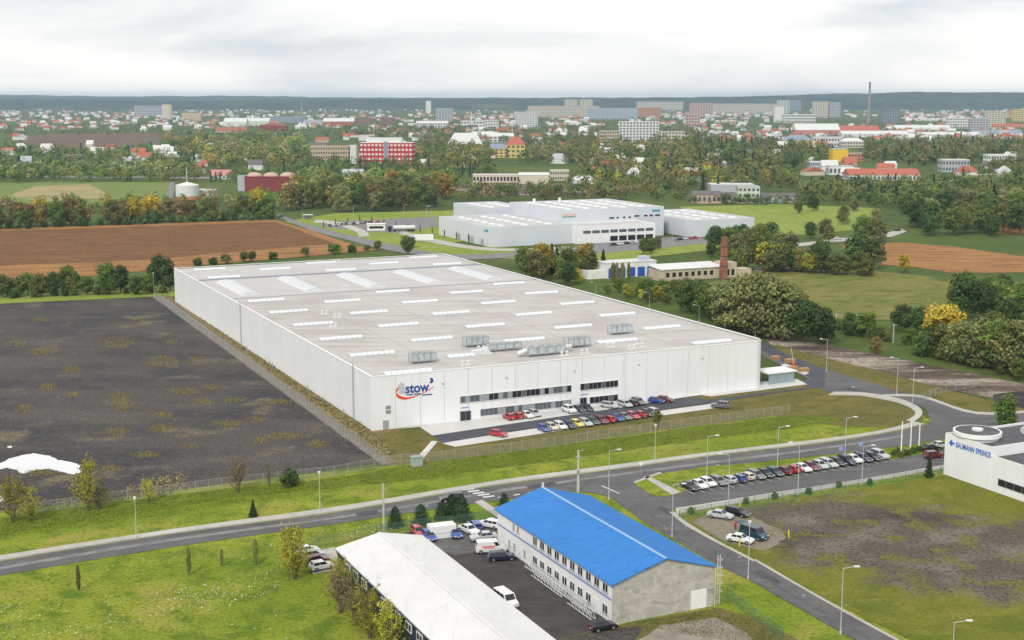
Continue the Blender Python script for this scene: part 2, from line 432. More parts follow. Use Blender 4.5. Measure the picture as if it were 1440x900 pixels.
def ribbon(left, right, n=5):
    """polygon between two pixel edge lines, both smoothed"""
    a = smooth_line([G(*p) for p in left], n); b = smooth_line([G(*p) for p in right], n)
    return [(p.x, p.y) for p in a] + [(p.x, p.y) for p in reversed(b)]

# ------------------------------------------------------------------ the setting: ground
gx = [-45000, -15000, -5000, -2000, -1000] + list(range(-700, 701, 100)) + [1000, 2000, 5000, 15000, 45000]
gy = [-500, 0] + list(range(100, 1001, 100)) + [1300, 1700, 2300, 3200, 4500, 6500, 10000, 18000, 35000, 60000]
gm = bpy.data.meshes.new('ground')
gm.from_pydata([(x, y, -.06) for y in gy for x in gx], [], [(j * len(gx) + i, j * len(gx) + i + 1, (j + 1) * len(gx) + i + 1, (j + 1) * len(gx) + i) for j in range(len(gy) - 1) for i in range(len(gx) - 1)])
props(link('ground', gm, M_LAND), kind='structure')

Z = 0.02
# near grassland from the camera to the fields, one bright sheet
patch('lawn', [(-260, 905), (-60, 640), (60, 705), (545, 655), (900, 606), (1110, 574), (1200, 560), (1310, 590), (1460, 588), (1700, 700), (1750, 905)], Z, M_GRASS)
patch('rough_verge', [(545, 655), (500, 620), (522, 600), (640, 612), (640, 625), (985, 555), (1165, 545), (1240, 560), (1302, 585), (1290, 603), (1180, 600), (1090, 585), (880, 612), (640, 648)], Z + .004, M_ROUGHGRASS, rag=.5)
patch('verge_bank', [(-60, 742), (60, 718), (300, 690), (480, 671), (560, 657), (700, 638), (900, 611), (1010, 597), (1130, 583), (1190, 590), (1130, 600), (960, 622), (800, 645), (560, 678), (330, 700), (60, 742), (-60, 765)], Z + .008, M_BANK, rag=.7)
patch('rough_verge', [(1075, 482), (1090, 480), (1180, 505), (1300, 540), (1440, 575), (1440, 588), (1385, 583), (1290, 558), (1150, 517), (1085, 497)], Z + .004, M_ROUGHGRASS, rag=.4)
patch('bare_dirt', [(1070, 466), (1120, 476), (1200, 492), (1310, 514), (1440, 540), (1520, 560), (1520, 590), (1440, 568), (1330, 548), (1230, 520), (1150, 500), (1085, 484)], Z + .008, M_DIRT, rag=.9)
patch('dark_spoil', [(1395, 555), (1440, 550), (1520, 560), (1520, 592), (1440, 575), (1400, 566)], Z + .012, M_DARKDIRT, rag=.8)
patch('black_gravel_lot', [(-140, 432), (0, 427), (217, 418), (540, 650), (300, 683), (60, 713), (-140, 735)], Z + .004, M_LOT, rag=.25)
patch('gravel_path', [(215, 418), (228, 415), (552, 651), (538, 655)], Z + .012, mat('path_gravel', (0.21, 0.19, 0.165), 0.9, layers=[((0.15, 0.135, 0.115), 0.6, .42, .62), ((.28, .25, .21), 1.8, .55, .75)]), rag=.25)
patch('dry_grass_strip', [(229, 415), (247, 421), (522, 607), (560, 603), (600, 628), (575, 648), (552, 651)], Z + .008, M_DRYGRASS, rag=.3)
patch('rough_verge', [(520, 612), (590, 602), (622, 622), (592, 652), (556, 650)], Z + .014, M_ROUGHGRASS, rag=.4, seed=4)
patch('grass_strip', [(-60, 424), (0, 416), (215, 407), (250, 405), (250, 417), (217, 417), (0, 427), (-60, 431)], Z + .006, M_MEADOW, rag=.4)
# water standing on the black lot
patch('puddle', [(-30, 655), (0, 651), (14, 645), (32, 640), (48, 637), (68, 641), (82, 648), (100, 650), (115, 655), (113, 665), (104, 668), (92, 666), (84, 661), (70, 659), (56, 661), (44, 664), (38, 666), (24, 661), (10, 658), (-8, 662), (-30, 666)], Z + .010, M_WATER, rag=.9, step=.8)
patch('puddle', [(-20, 700), (6, 697), (14, 700), (0, 706), (-20, 707)], Z + .010, M_WATER, rag=.2, step=1)
patch('puddle', [(10, 628), (16, 627), (17, 630), (11, 630)], Z + .010, M_WATER)
# fields
patch('ploughed_field', [(-120, 326), (0, 321), (150, 317), (385, 309), (440, 325), (500, 345), (530, 352), (300, 372), (0, 400), (-120, 408)], .05, M_SOIL2, rag=.8, step=8)
patch('ploughed_field', [(-120, 330), (0, 325), (200, 319), (386, 312), (420, 324), (470, 343), (330, 354), (200, 366), (0, 374), (-120, 380)], .07, M_SOIL, rag=1.2, step=8)
patch('meadow', [(955, 291), (1100, 287), (1235, 293), (1240, 300), (1218, 322), (1130, 330), (1060, 329), (1000, 322)], .06, M_MEADOW, rag=1, step=10)
patch('stubble_field', [(1180, 345), (1265, 341), (1340, 347), (1470, 365), (1470, 383), (1335, 384), (1290, 376), (1235, 372)], .06, M_SOIL2, rag=1, step=8)
patch('stubble_field', [(1383, 315), (1480, 313), (1480, 331), (1400, 328)], .06, M_SOIL2, rag=1, step=8)
patch('olive_pasture', [(985, 402), (1060, 380), (1170, 376), (1300, 388), (1345, 400), (1340, 430), (1280, 452), (1170, 448), (1090, 430)], .05, M_OLIVE, rag=1, step=6)
patch('green_meadow', [(0, 257), (60, 256), (240, 256), (246, 268), (235, 284), (140, 290), (-20, 286)], .08, mat('green_meadow', (0.13, 0.19, 0.03), 0.95, layers=[((0.17, 0.2, 0.05), 0.02, .45, .65)]), rag=2, step=14)
patch('straw_field', [(10, 276), (50, 262), (125, 259), (150, 272), (140, 279), (60, 284)], .10, M_STUBBLE, rag=2, step=12)
patch('far_ploughland', [(10, 192), (90, 188), (220, 187), (232, 193), (210, 203), (150, 210), (60, 206), (20, 200)], .12, M_FARSOIL, rag=6, step=30)
patch('far_meadow', [(1183, 222), (1200, 220), (1215, 224), (1200, 229)], .12, M_MEADOW)
patch('far_meadow', [(410, 236), (470, 232), (478, 243), (420, 245)], .12, M_MEADOW)
patch('far_meadow', [(300, 160), (325, 157), (332, 162), (306, 164)], .2, M_MEADOW)
patch('building_plot', [(640, 258), (700, 256), (880, 262), (880, 274), (700, 276), (640, 270)], .10, M_DIRT, rag=2, step=12)
patch('railway_ballast', [(-40, 246), (300, 249), (460, 247), (640, 254), (640, 257), (460, 250), (300, 252), (-40, 249)], .1, mat('ballast', (0.24, 0.22, 0.19), 0.9))
patch('far_lane', [(604, 224), (608, 203), (614, 203), (616, 224)], .12, M_ASPHALT_W)
patch('farm_track', [(233, 279), (239, 256), (246, 256), (243, 280)], .14, M_ASPHALT_W)
patch('farm_lane', [(1060, 377), (1155, 370), (1156, 373), (1062, 382)], .07, M_ASPHALT_W)
patch('far_lane', [(1100, 345), (1210, 332), (1250, 327), (1268, 322), (1275, 326), (1255, 333), (1210, 337), (1105, 349)], .07, M_PAVE)
# factory grounds
patch('factory_lawn', [(400, 312), (470, 300), (640, 296), (700, 330), (620, 345), (820, 352), (1000, 338), (1060, 330), (1000, 352), (820, 372), (560, 352)], .05, M_MEADOW, rag=.6, step=6)
patch('factory_yard', [(440, 318), (480, 311), (612, 305), (618, 318), (560, 328), (520, 326)], .07, M_ASPHALT_W)
patch('factory_yard', [(925, 334), (978, 333), (1000, 338), (900, 347), (800, 352), (815, 344), (917, 338)], .07, M_ASPHALT_W)
fl = [(388, 302), (400, 309), (440, 325), (490, 338), (545, 352), (640, 365), (760, 360), (860, 355), (1000, 342)]
fr_ = [(396, 301), (412, 309), (455, 322), (505, 334), (560, 346), (640, 358), (760, 353), (860, 348), (1000, 336)]
patch('factory_road', ribbon(fl, fr_), .08, M_ASPHALT_W, world=True)
patch('factory_drive', ribbon([(505, 334), (500, 326), (470, 316), (440, 313)], [(520, 332), (512, 324), (480, 313), (445, 309)]), .09, M_PAVE, world=True)
patch('factory_drive', ribbon([(560, 328), (600, 340), (690, 353), (800, 350)], [(566, 325), (610, 336), (695, 349.5), (800, 347)]), .09, M_PAVE, world=True)
# roads near
main_up = [(-200, 828), (0, 790), (240, 752), (480, 720), (700, 683), (880, 659), (1000, 642), (1160, 623), (1255, 608), (1300, 598)]
main_lo = [(-200, 850), (0, 810), (240, 770), (480, 736), (640, 712), (760, 697), (850, 684), (960, 663), (1160, 640), (1260, 628), (1330, 617)]
patch('main_road', ribbon(main_up, main_lo), Z + .012, M_ASPHALT, world=True)
patch('road_junction', [(1240, 611), (1300, 598), (1306, 588), (1296, 572), (1250, 558), (1170, 552), (1152, 545), (1130, 530), (1080, 505), (1062, 494), (1084, 494), (1150, 516), (1293, 559), (1373, 582), (1470, 578), (1470, 596), (1330, 617), (1250, 629)], Z + .016, M_ASPHALT, smooth=3)
patch('side_road', ribbon([(800, 690), (850, 697), (880, 716), (913, 739), (960, 766), (1013, 797), (1060, 820), (1160, 877), (1260, 932)], [(905, 672), (908, 690), (935, 708), (950, 722), (985, 748), (1013, 763), (1060, 788), (1160, 846), (1310, 928)]), Z + .018, M_ASPHALT, world=True)
patch('car_park', ribbon([(893, 684), (925, 699), (955, 692), (1050, 679), (1150, 663), (1245, 647), (1290, 640), (1330, 632)], [(905, 716), (947, 717), (1000, 709), (1100, 693), (1160, 684), (1240, 671), (1323, 656), (1335, 655)]), Z + .022, M_ASPHALT, world=True)
patch('worn_lane', ribbon([(-200, 837), (0, 798), (240, 758), (480, 726), (700, 690)], [(-200, 841), (0, 802), (240, 762), (480, 729), (700, 693)]), Z + .020, M_ASPHALT_W, world=True)
patch('worn_lane', ribbon([(700, 689), (880, 665), (1000, 649), (1160, 629), (1270, 612)], [(700, 693), (880, 668), (1000, 653), (1160, 632), (1270, 615)]), Z + .024, M_ASPHALT_W, world=True)
# pavements with kerbs
def tracks(name, a, b, m, z, w=.35, off=.8):
    A = smooth_line([G(*q) for q in a], 6)
    for s_ in (-off, off):
        L_, R_ = [], []
        for k in range(len(A)):
            d = (A[min(k + 1, len(A) - 1)] - A[max(k - 1, 0)]).normalized(); n_ = Vector((-d.y, d.x, 0))
            L_.append(A[k] + n_ * (s_ - w / 2)); R_.append(A[k] + n_ * (s_ + w / 2))
        patch(name, [(p.x, p.y) for p in L_] + [(p.x, p.y) for p in reversed(R_)], z, m, world=True)
M_TRACK = mat('wheel_track', (0.115, 0.103, 0.092), .92, layers=[((0.05, 0.047, 0.047), 0.35, .45, .6)])
tracks('wheel_track', [(590, 770), (640, 800), (720, 860), (760, 900)], 0, mat('yard_track', (0.11, 0.10, 0.09), .92, layers=[((0.06, 0.055, 0.05), 0.6, .45, .6)]), Z + .013)
tracks('tyre_wear', [(870, 700), (920, 733), (1000, 778), (1100, 835), (1250, 920)], 0, mat('tyre_wear', (0.085, 0.083, 0.084), .85, layers=[((0.125, 0.122, 0.122), 0.5, .45, .6)]), Z + .023, .5, 1.0)
for q in ([(500, 722), (530, 718), (533, 722), (503, 727)], [(930, 712), (950, 722), (944, 726), (924, 716)], [(1070, 803), (1100, 819), (1092, 823), (1062, 807)], [(740, 684), (780, 678), (783, 682), (744, 688)], [(1190, 544), (1230, 553), (1222, 556), (1184, 547)]):
    patch('asphalt_repair', q, Z + .030, M_ASPHALT_N)
for u, v in ((600, 712), (965, 741), (1040, 784), (1130, 838), (1010, 655), (1200, 545)):
    patch('drain_cover', [(u - 3, v), (u, v - 1.2), (u + 3, v), (u, v + 1.2)], Z + .034, M_FLASH)
def pave(left, right, name='pavement', m=None, h=.24):
    pts = ribbon(left, right)
    o = MB().prism(pts, 0, h).build(name, m or M_PAVE)
    o['kind'] = 'structure'
pave([(-200, 819), (0, 783), (240, 746), (480, 713), (700, 677), (880, 653), (1000, 637), (1160, 618), (1240, 606), (1285, 594)], [(-200, 827), (0, 789), (240, 751), (480, 719), (700, 682), (880, 658), (1000, 641), (1160, 622), (1250, 608), (1299, 597)])
pave([(1173, 552), (1215, 553), (1262, 561), (1290, 572), (1297, 583), (1285, 594)], [(1165, 556), (1210, 557), (1255, 565), (1281, 575), (1287, 584), (1275, 592)])
pave([(950, 716), (1000, 708.5), (1100, 692.5), (1160, 683.5), (1240, 670.5), (1335, 654)], [(952, 724), (1000, 715), (1100, 698), (1160, 688.5), (1240, 675), (1335, 658)])
pave([(941, 721), (960, 737), (985, 752), (1013, 767), (1060, 791)], [(950, 722), (963, 734), (987, 749), (1013, 764), (1060, 788.5)], 'kerb', M_PAVE, .22)
pave([(1060, 789), (1160, 847), (1310, 929)], [(1063, 788), (1163, 846), (1313, 928)], 'kerb', M_PAVE, .22)
pave([(891, 679), (925, 666), (930, 667)], [(893, 681), (926, 668), (931, 669)], 'kerb', M_PAVE, .22)
pave([(1240, 558), (1296, 560), (1373, 583), (1470, 579)], [(1240, 556), (1296, 557), (1373, 580), (1470, 576)], 'kerb', M_PAVE, .22)
patch('island_lawn', [(891, 680), (905, 673), (925, 669), (935, 672), (960, 692), (925, 698), (905, 690)], Z + .03, M_GRASS, smooth=3)
slab('footpath', [(905, 672), (912, 671), (957, 693), (945, 697)], 0, .22, M_PAVE)
patch('strip_lawn', [(922, 668), (1000, 656), (1160, 644), (1270, 629), (1325, 621), (1328, 632), (1245, 645), (1050, 676), (957, 690)], Z + .028, M_GRASS)
# warehouse forecourt
patch('warehouse_drive', ribbon([(608, 612), (700, 598), (850, 576), (1000, 556), (1100, 540), (1152, 532)], [(622, 624), (700, 610), (850, 588), (1000, 567), (1100, 552), (1160, 545)]), Z + .024, M_ASPHALT_N, world=True)
patch('concrete_apron', [(560, 604), (640, 592), (800, 570), (960, 550), (1082, 536), (1120, 533), (1135, 541), (1000, 558), (985, 556), (850, 577), (608, 613), (590, 601)], Z + .026, M_APRON)
patch('bay_concrete', ribbon([(622, 624), (700, 611), (850, 589), (960, 574), (1010, 567)], [(640, 629), (700, 620), (850, 597), (960, 581), (1010, 574)]), Z + .026, M_APRON, world=True)
patch('verge_strip', [(975, 557), (1065, 545), (1122, 540), (1140, 543), (1130, 546), (990, 563)], Z + .030, M_ROUGHGRASS, rag=.15)
slab('footpath', [(607, 621), (615, 622), (590, 652), (580, 652)], 0, .2, M_APRON)
slab('loading_kerb', [(1098, 514), (1104, 512), (1138, 525), (1132, 528)], 0, .2, M_APRON)
patch('service_road', ribbon([(1040, 478), (1085, 500), (1120, 520), (1160, 545)], [(1060, 474), (1085, 487), (1110, 500), (1160, 519)]), Z + .014, M_ASPHALT_N, world=True)
# yards round the blue-roofed building
patch('works_yard', [(560, 752), (600, 742), (690, 742), (712, 768), (870, 880), (840, 897), (760, 905), (700, 905), (560, 790)], Z + .010, M_YARD)
patch('yard_parking', [(586, 750), (612, 745), (700, 736), (712, 768), (640, 782), (606, 770)], Z + .014, M_ASPHALT, rag=0)
patch('side_parking', [(432, 778), (470, 770), (482, 800), (440, 808)], Z + .01, M_PAVE)
patch('rubble_ground', [(770, 905), (840, 885), (868, 880), (1010, 855), (1060, 870), (1130, 905)], Z + .010, M_ROUGHGRASS, rag=.3)
patch('sandy_ground', [(890, 905), (930, 880), (1005, 868), (1050, 890), (1060, 905)], Z + .014, M_SAND, rag=.6, step=1.5)
patch('black_gravel_lot', [(770, 905), (845, 886), (905, 882), (890, 905)], Z + .014, M_LOT, rag=.3)
slab('footpath', [(668, 707), (678, 704), (708, 724), (702, 730)], 0, .2, M_PAVE)
# plot in front of the right-hand building
patch('yellow_lawn', [(955, 733), (1000, 722), (1100, 705), (1240, 683), (1330, 668), (1400, 692), (1470, 715), (1600, 790), (1600, 905), (1290, 905), (1160, 842), (1013, 760)], Z + .006, plot_mat('plot_ground', tuple(G(1305, 765)), 38, 23, (0.165, 0.17, 0.022), [((0.19, 0.165, 0.135), .12, .46, .64), ((0.06, 0.05, 0.042), .08, .5, .66), ((0.15, 0.15, 0.035), .16, .53, .64), ((0.045, 0.038, 0.032), 1.6, .48, .68), ((0.22, 0.19, 0.16), 3.5, .56, .76)]))
patch('sandy_ground', [(968, 733), (1000, 722), (1050, 722), (1110, 755), (1075, 775), (1020, 762)], Z + .014, mat('trodden_gravel', (0.21, 0.18, 0.14), .95, layers=[((0.14, 0.13, 0.05), .2, .5, .65), ((0.28, 0.24, 0.2), .6, .5, .75)]), rag=.8, step=1.5)
# road markings
def mark(px, name='road_marking', z=Z + .036):
    patch(name, px, z, M_PAINTW)
for i in range(5):
    x = 650 + i * 7
    mark([(x, 693 + i * 2.6 - 4), (x + 16, 691 + i * 2.6 - 4), (x + 18, 692.6 + i * 2.6 - 4), (x + 2, 694.6 + i * 2.6 - 4)])
for x in (700, 722, 742):
    mark([(x, 700 - (x - 700) * .15), (x + 9, 698.6 - (x - 700) * .15), (x + 9.5, 699.8 - (x - 700) * .15), (x + .5, 701.2 - (x - 700) * .15)])
mark([(845, 684), (870, 695), (871.5, 694.6), (847, 683.6)])

# ------------------------------------------------------------------ hills and forest on the horizon
def ridge(name, y, pts, m, seed, depth=1500, rough=14):
    """a wooded rise: pts are (photo u, top v) at distance y"""
    rnd = random.Random(seed)
    us = np.linspace(-250, 1700, 420)
    tv = np.interp(us, [p[0] for p in pts], [p[1] for p in pts])
    vs, fs = [], []
    rows = 6
    for j in range(rows + 1):
        t = j / rows
        for i, u in enumerate(us):
            x = (u - 720) / FPX * y * 1.013
            top = CH + (HZ - tv[i]) / FPX * y
            yy = y + (t - .55) * depth
            prof = math.sin(min(1, t / .62) * math.pi / 2) if t < .62 else 1 - (t - .62) * .4
            n = mnoise.noise(Vector((x * .004, yy * .004, seed))) * rough + rnd.uniform(-.3, .3) * rough
            vs.append((x, yy, -4 + (top + 4) * prof + (n if prof > .2 else 0) * .6))
    w = len(us)
    for j in range(rows):
        for i in range(w - 1):
            fs.append((j * w + i, j * w + i + 1, (j + 1) * w + i + 1, (j + 1) * w + i))
    me = bpy.data.meshes.new(name)
    me.from_pydata(vs, [], fs)
    props(link(name, me, m), kind='structure')
M_FOREST = mat('far_forest', (0.036, 0.060, 0.036), 1.0, 0, layers=[((0.065, 0.09, 0.04), 0.004, .42, .58), ((0.012, 0.024, 0.018), 0.014, .48, .62), ((0.11, 0.115, 0.06), 0.0018, .58, .68)])
ridge('hills', 13500, [(-250, 133.5), (0, 133), (150, 135.5), (330, 135), (520, 137), (720, 137.6), (1000, 137), (1700, 137)], M_FOREST, 1, 3000, 16)
ridge('hills', 9600, [(-250, 141), (0, 139), (150, 140), (300, 141.5), (420, 139.5), (560, 139), (700, 138), (850, 137.5), (980, 136.5), (1060, 135), (1150, 132.5), (1250, 130.5), (1330, 129.5), (1440, 130.5), (1700, 131)], M_FOREST, 2, 2200, 12)

# ------------------------------------------------------------------ buildings: the big white warehouse
def text_mesh(txt, size, parent, name, m, loc, rot, bold=0.0, sx=1.0, space=1.0):
    cu = bpy.data.curves.new(name, 'FONT')
    cu.body = txt
    cu.size = size
    cu.extrude = 0.02
    cu.offset = bold
    cu.space_character = space
    tmp = bpy.data.objects.new('tmp', cu)
    COL.objects.link(tmp)
    me = bpy.data.meshes.new_from_object(tmp.evaluated_get(bpy.context.evaluated_depsgraph_get()))
    bpy.data.objects.remove(tmp)
    me.transform(Matrix.Diagonal((sx, 1, 1, 1)))
    me.materials.clear()
    o = link(name, me, m, parent, loc)
    o.rotation_euler = rot
    return o

GRID = R(25.4)
WH = empty('warehouse', (-31.6, 294.1, 0), GRID, 'huge white flat-roofed warehouse with rows of skylights and a blue and red wall sign', 'warehouse')
WX, WY, WZ = 108.0, 217.0, 12.4
def rounded(x0, x1, y0, y1, r, n=8):
    """rectangle with its front right corner rounded"""
    pts = [(x0, y0), (x1 - r, y0)]
    for i in range(1, n):
        a = -math.pi / 2 + i / n * math.pi / 2
        pts.append((x1 - r + r * math.cos(a), y0 + r + r * math.sin(a)))
    return pts + [(x1, y0 + r), (x1, y1), (x0, y1)]
MB().prism(rounded(0.5, WX - .5, .5, WY - .5, 3.0), 0, WZ - .5).build('wall_core', M_STEEL, WH)
# cladding panels, each a piece with its own joint
def panel_mesh(w, h): return MB().box(.05, w - .05, -.06, .06, 0, h).mesh('panel')
pf = panel_mesh(6.0, WZ); pf.materials.append(M_WHITEWALL)
FX = [i * 6.0 for i in range(18)]
for i, x in enumerate(FX):
    if x + 6 > WX - 3.0: continue
    o = link('wall_panel', pf, None, WH, (x, .44, 0))
for i in range(36):
    o = link('wall_panel', pf, None, WH, (.44, 6.0 * i + 6.5, 0)); o.rotation_euler = (0, 0, -math.pi / 2)
for i in range(35):
    o = link('wall_panel', pf, None, WH, (WX - .44, 6.0 * i + 3.6, 0)); o.rotation_euler = (0, 0, math.pi / 2)
MB().box(102, WX - 3.0, .38, .5, 0, WZ).build('wall_panel', M_WHITEWALL, WH)
cm = MB()
arc = [(WX - 3.0 - .5 + 3.1 * math.cos(a), 3.5 + 3.1 * math.sin(a)) for a in [-math.pi / 2 + k / 10 * math.pi / 2 for k in range(11)]]
for k in range(10):
    (ax, ay), (bx, by) = arc[k], arc[k + 1]
    cm.quad((ax, ay, 0), (bx, by, 0), (bx, by, WZ), (ax, ay, WZ))
cm.build('curved_corner', M_WHITEWALL, WH, smooth=True)
MB().box(.3, WX - 3, .3, .85, WZ - .02, WZ + .12).box(.3, .85, .86, WY - .3, WZ - .02, WZ + .12).box(WX - .85, WX - .3, 3.4, WY - .3, WZ - .02, WZ + .12).box(.86, WX - .86, WY - .85, WY - .3, WZ - .02, WZ + .12).build('parapet_cap', M_WHITEPLAIN, WH)
MB().prism(rounded(.6, WX - .6, .6, 133.5, 3.0), WZ - .6, WZ - .35).build('roof', M_ROOFGREY, WH)
MB().box(.6, WX - .6, 133.6, 179.0, WZ - .6, WZ - .25).build('rear_roof', M_ROOFLIGHT, WH)
MB().box(.6, WX - .6, 180.6, WY - .6, WZ - .6, WZ - .3).build('rear_roof', M_ROOFLIGHT, WH)
MB().box(.6, WX - .6, 179.0, 180.6, WZ - .5, WZ + .1).build('roof_step', M_FLASH, WH)
MB().box(.6, WX - .6, 133.2, 133.55, WZ - .35, WZ - .2).build('roof_joint', M_FLASH, WH)
rnd = random.Random(5)
jm = MB()
for y in (24, 48.5, 73, 97, 121): jm.box(1, WX - 1, y, y + .25, WZ - .36, WZ - .31)
for x in (21, 42, 63, 84): jm.box(x, x + .3, 1, 133, WZ - .36, WZ - .315)
jm.build('roof_seam', mat('roof_seam', (0.40, 0.38, 0.365), .9), WH)
def skylight_mesh(l, w, h, n):
    s = MB()
    for k in range(n):       # barrel vault in bays
        x0, x1 = -l / 2 + l * k / n, -l / 2 + l * (k + 1) / n - .12
        for i in range(6):
            a, b = math.pi * i / 6, math.pi * (i + 1) / 6
            s.quad((x0, -math.cos(a) * w / 2, math.sin(a) * h), (x1, -math.cos(a) * w / 2, math.sin(a) * h), (x1, -math.cos(b) * w / 2, math.sin(b) * h), (x0, -math.cos(b) * w / 2, math.sin(b) * h))
        for x in (x0, x1):
            s.add([(x, -math.cos(math.pi * i / 6) * w / 2, math.sin(math.pi * i / 6) * h) for i in range(7)], [tuple(range(7))])
    return s.mesh('skylight')
sk_s, sk_b = skylight_mesh(11.5, 2.3, .62, 8), skylight_mesh(34, 5.6, .9, 14)
sk_s.materials.append(M_SKYLIGHT); sk_b.materials.append(M_SKYLIGHT)
kerb_s = MB().box(-5.9, 5.9, -1.3, 1.3, -.4, .03).mesh('upstand'); kerb_s.materials.append(M_FLASH)
sk_b.materials.clear(); sk_b.materials.append(mat('aged_polycarbonate', (.60, .62, .63), .4, .4, layers=[((.54, .56, .57), .4, .45, .65)]))
kerb_b = MB().box(-17.2, 17.2, -3.0, 3.0, -.4, .03).mesh('upstand'); kerb_b.materials.append(M_WHITEPLAIN)
SKY = []
for c, (x, y0) in enumerate(((10.2, 1.8), (31.0, 14.6), (52.2, 3.2), (73.2, 15.9), (94.4, 4.2))):
    y = y0 + (24.4 if c == 2 else 0)
    while y < 128:
        SKY.append((x, y + 1.5)); y += 24.4
SKY += [(12, 210), (33.8, 200), (11.5, 185.5), (54.8, 211), (54.6, 187), (75.6, 199), (96.6, 211.5), (96.3, 186.5), (33, 187)]
for x, y in SKY[:-1]:
    o = link('skylight', sk_s, None, WH, (x, y, WZ - .3)); link('upstand', kerb_s, None, o)
for x, y in ((8.9, 156), (30, 156), (51.3, 156), (72.5, 156), (94, 156)):
    o = link('large_skylight', sk_b, None, WH, (x, y, WZ - .2)); o.rotation_euler = (0, 0, math.pi / 2); link('upstand', kerb_b, None, o)
# plant on the roof
def air_handler(x, y, l=6.2, w=2.4, h=2.0):
    fr = MB()
    for i in range(5):
        xx = -l / 2 + l * i / 4
        for yy in (-w / 2, w / 2): fr.box(xx - .06, xx + .06, yy - .06, yy + .06, 0, h + .5)
    for z in (.5, h + .45):
        for yy in (-w / 2, w / 2): fr.box(-l / 2, l / 2, yy - .07, yy + .07, z, z + .1)
    o = fr.build('air_handler', M_GALV, WH, (x, y, WZ - .35))
    MB().box(-l / 2 + .1, l / 2 - .1, -w / 2 + .12, w / 2 - .12, .62, h + .35).build('casing', mat('plant_casing', (0.55, 0.60, 0.61), .4, .5, .2, layers=[((0.38, 0.43, 0.45), (2.2, 2.2, .4), .45, .6)]), o, bevel=.05)
    for k in range(4):
        c = MB().tube((-l / 2 + l * (k + .5) / 4, 0, h + .35), (-l / 2 + l * (k + .5) / 4, 0, h + .6), .55, n=12).build('fan', M_GREYDOOR, o)
    return o
for x, y in ((17.6, 13.0), (37.6, 27.0), (79.6, 27.0), (60.4, 15.2)): air_handler(x, y)
air_handler(41.5, 18.5, 9, 1.8, 1.5); air_handler(48.2, 9.0, 10, 2.2, 1.9)
dm = MB()
dm.tube((33.5, 16, WZ + .7), (37, 18, WZ + .7), .5, n=10).tube((52, 9, WZ + 1.0), (56, 10.5, WZ + .9), .6, n=10).tube((41, 9.5, WZ + .3), (43.3, 9.2, WZ + 1.2), .6, n=10).box(32, 36, 15, 17, WZ - .3, WZ + .9)
dm.build('air_duct', M_STEEL, WH)
for x, y in ((25.4, 5.2), (51.7, 5.5), (57.4, 5.8), (67.4, 10.5), (71, 6), (74, 7.2), (36.5, 21), (18.5, 92), (20, 85), (14, 70), (20, 190), (60, 208), (40, 138)):
    v = MB()
    for k in (-.7, .7): v.tube((k, 0, 0), (k, 0, 1.0), .28, n=8).tube((k, 0, 1.0), (k, 0, 1.25), .45, .3, n=8)
    v.box(-1.2, 1.2, -.5, .5, 0, .35)
    v.build('roof_vent', M_STEEL, WH, (x, y, WZ - .35))
# windows: strips of panes
prnd = random.Random(11)
def strip(x0, x1, z0, z1, n, pal):
    b = MB().box(x0, x1, .26, .36, z0, z1).build('window_strip', M_FRAMEG, WH)
    MB().box(x0 - .08, x1 + .08, .2, .365, z1, z1 + .09).box(x0 - .08, x1 + .08, .2, .365, z0 - .09, z0).build('frame', M_FRAME, b)
    w = (x1 - x0) / n
    for k in range(n):
        m = prnd.choice(pal)
        MB().box(x0 + k * w + .07, x0 + (k + 1) * w - .07, .235, .262, z0 + .08, z1 - .08).build('pane', m, b)
strip(21.9, 50.9, 4.33, 5.93, 24, [M_GLASS, M_GLASS, M_GLASS, M_GLASSM, M_GLASSL])
strip(27.0, 50.9, .75, 2.4, 22, [M_GLASSM, M_GLASSL, M_GLASSL, M_GLASSM])
strip(53.4, 63.8, 4.40, 6.0, 9, [M_GLASS, M_GLASS, M_GLASSM])
strip(56.0, 63.8, .85, 2.46, 6, [M_GLASS, M_GLASS, M_GLASSM])
for x0, x1, zt in ((21.9, 24.4, 2.3), (53.4, 55.0, 2.45)):
    d = MB().box(x0, x1, .22, .37, .02, zt).build('entrance_door', M_GLASS, WH)
    MB().box(x0 - .1, x0, .15, .37, .02, zt + .1).box(x1, x1 + .1, .15, .37, .02, zt + .1).box(x0, x1, .15, .37, zt, zt + .1).box((x0 + x1) / 2 - .04, (x0 + x1) / 2 + .04, .19, .22, .02, zt).build('frame', M_FRAMEG, d)
    s = MB().box(x0 + .1, x0 + 2.1, .30, .37, zt + .75, zt + 1.0).build('door_sign', M_BLUETRIM, WH)
MB().box(2.9, 4.25, .28, .37, .02, 2.15).build('service_door', M_GREYDOOR, WH)
for z in (3.7, 4.75):
    l = MB()
    for k in range(5): l.box(3.6, 4.8, .27, .37, z + k * .17, z + k * .17 + .11)
    l.build('louvre', M_GREYDOOR, WH)
for x in (17.4, 33.5, 51.5, 69.5, 88): MB().box(x, x + .35, .1, .37, 9.3, 9.5).build('wall_lamp', M_GREYDOOR, WH)
for y in (12.8, 118):          # access ladders
    l = MB()
    for s in (-.3, .3): l.box(.1, .18, y + s - .04, y + s + .04, .3, WZ + 1.2)
    for k in range(40): l.box(.12, .16, y - .28, y + .28, .5 + k * .31, .54 + k * .31)
    l.build('ladder', M_GALV, WH)
for y in (16, 45, 78, 80.5, 106): MB().tube((-1.2, y, 0), (-1.2, y, 2.0), .12).build('vent_pipe', M_FLASH, WH)
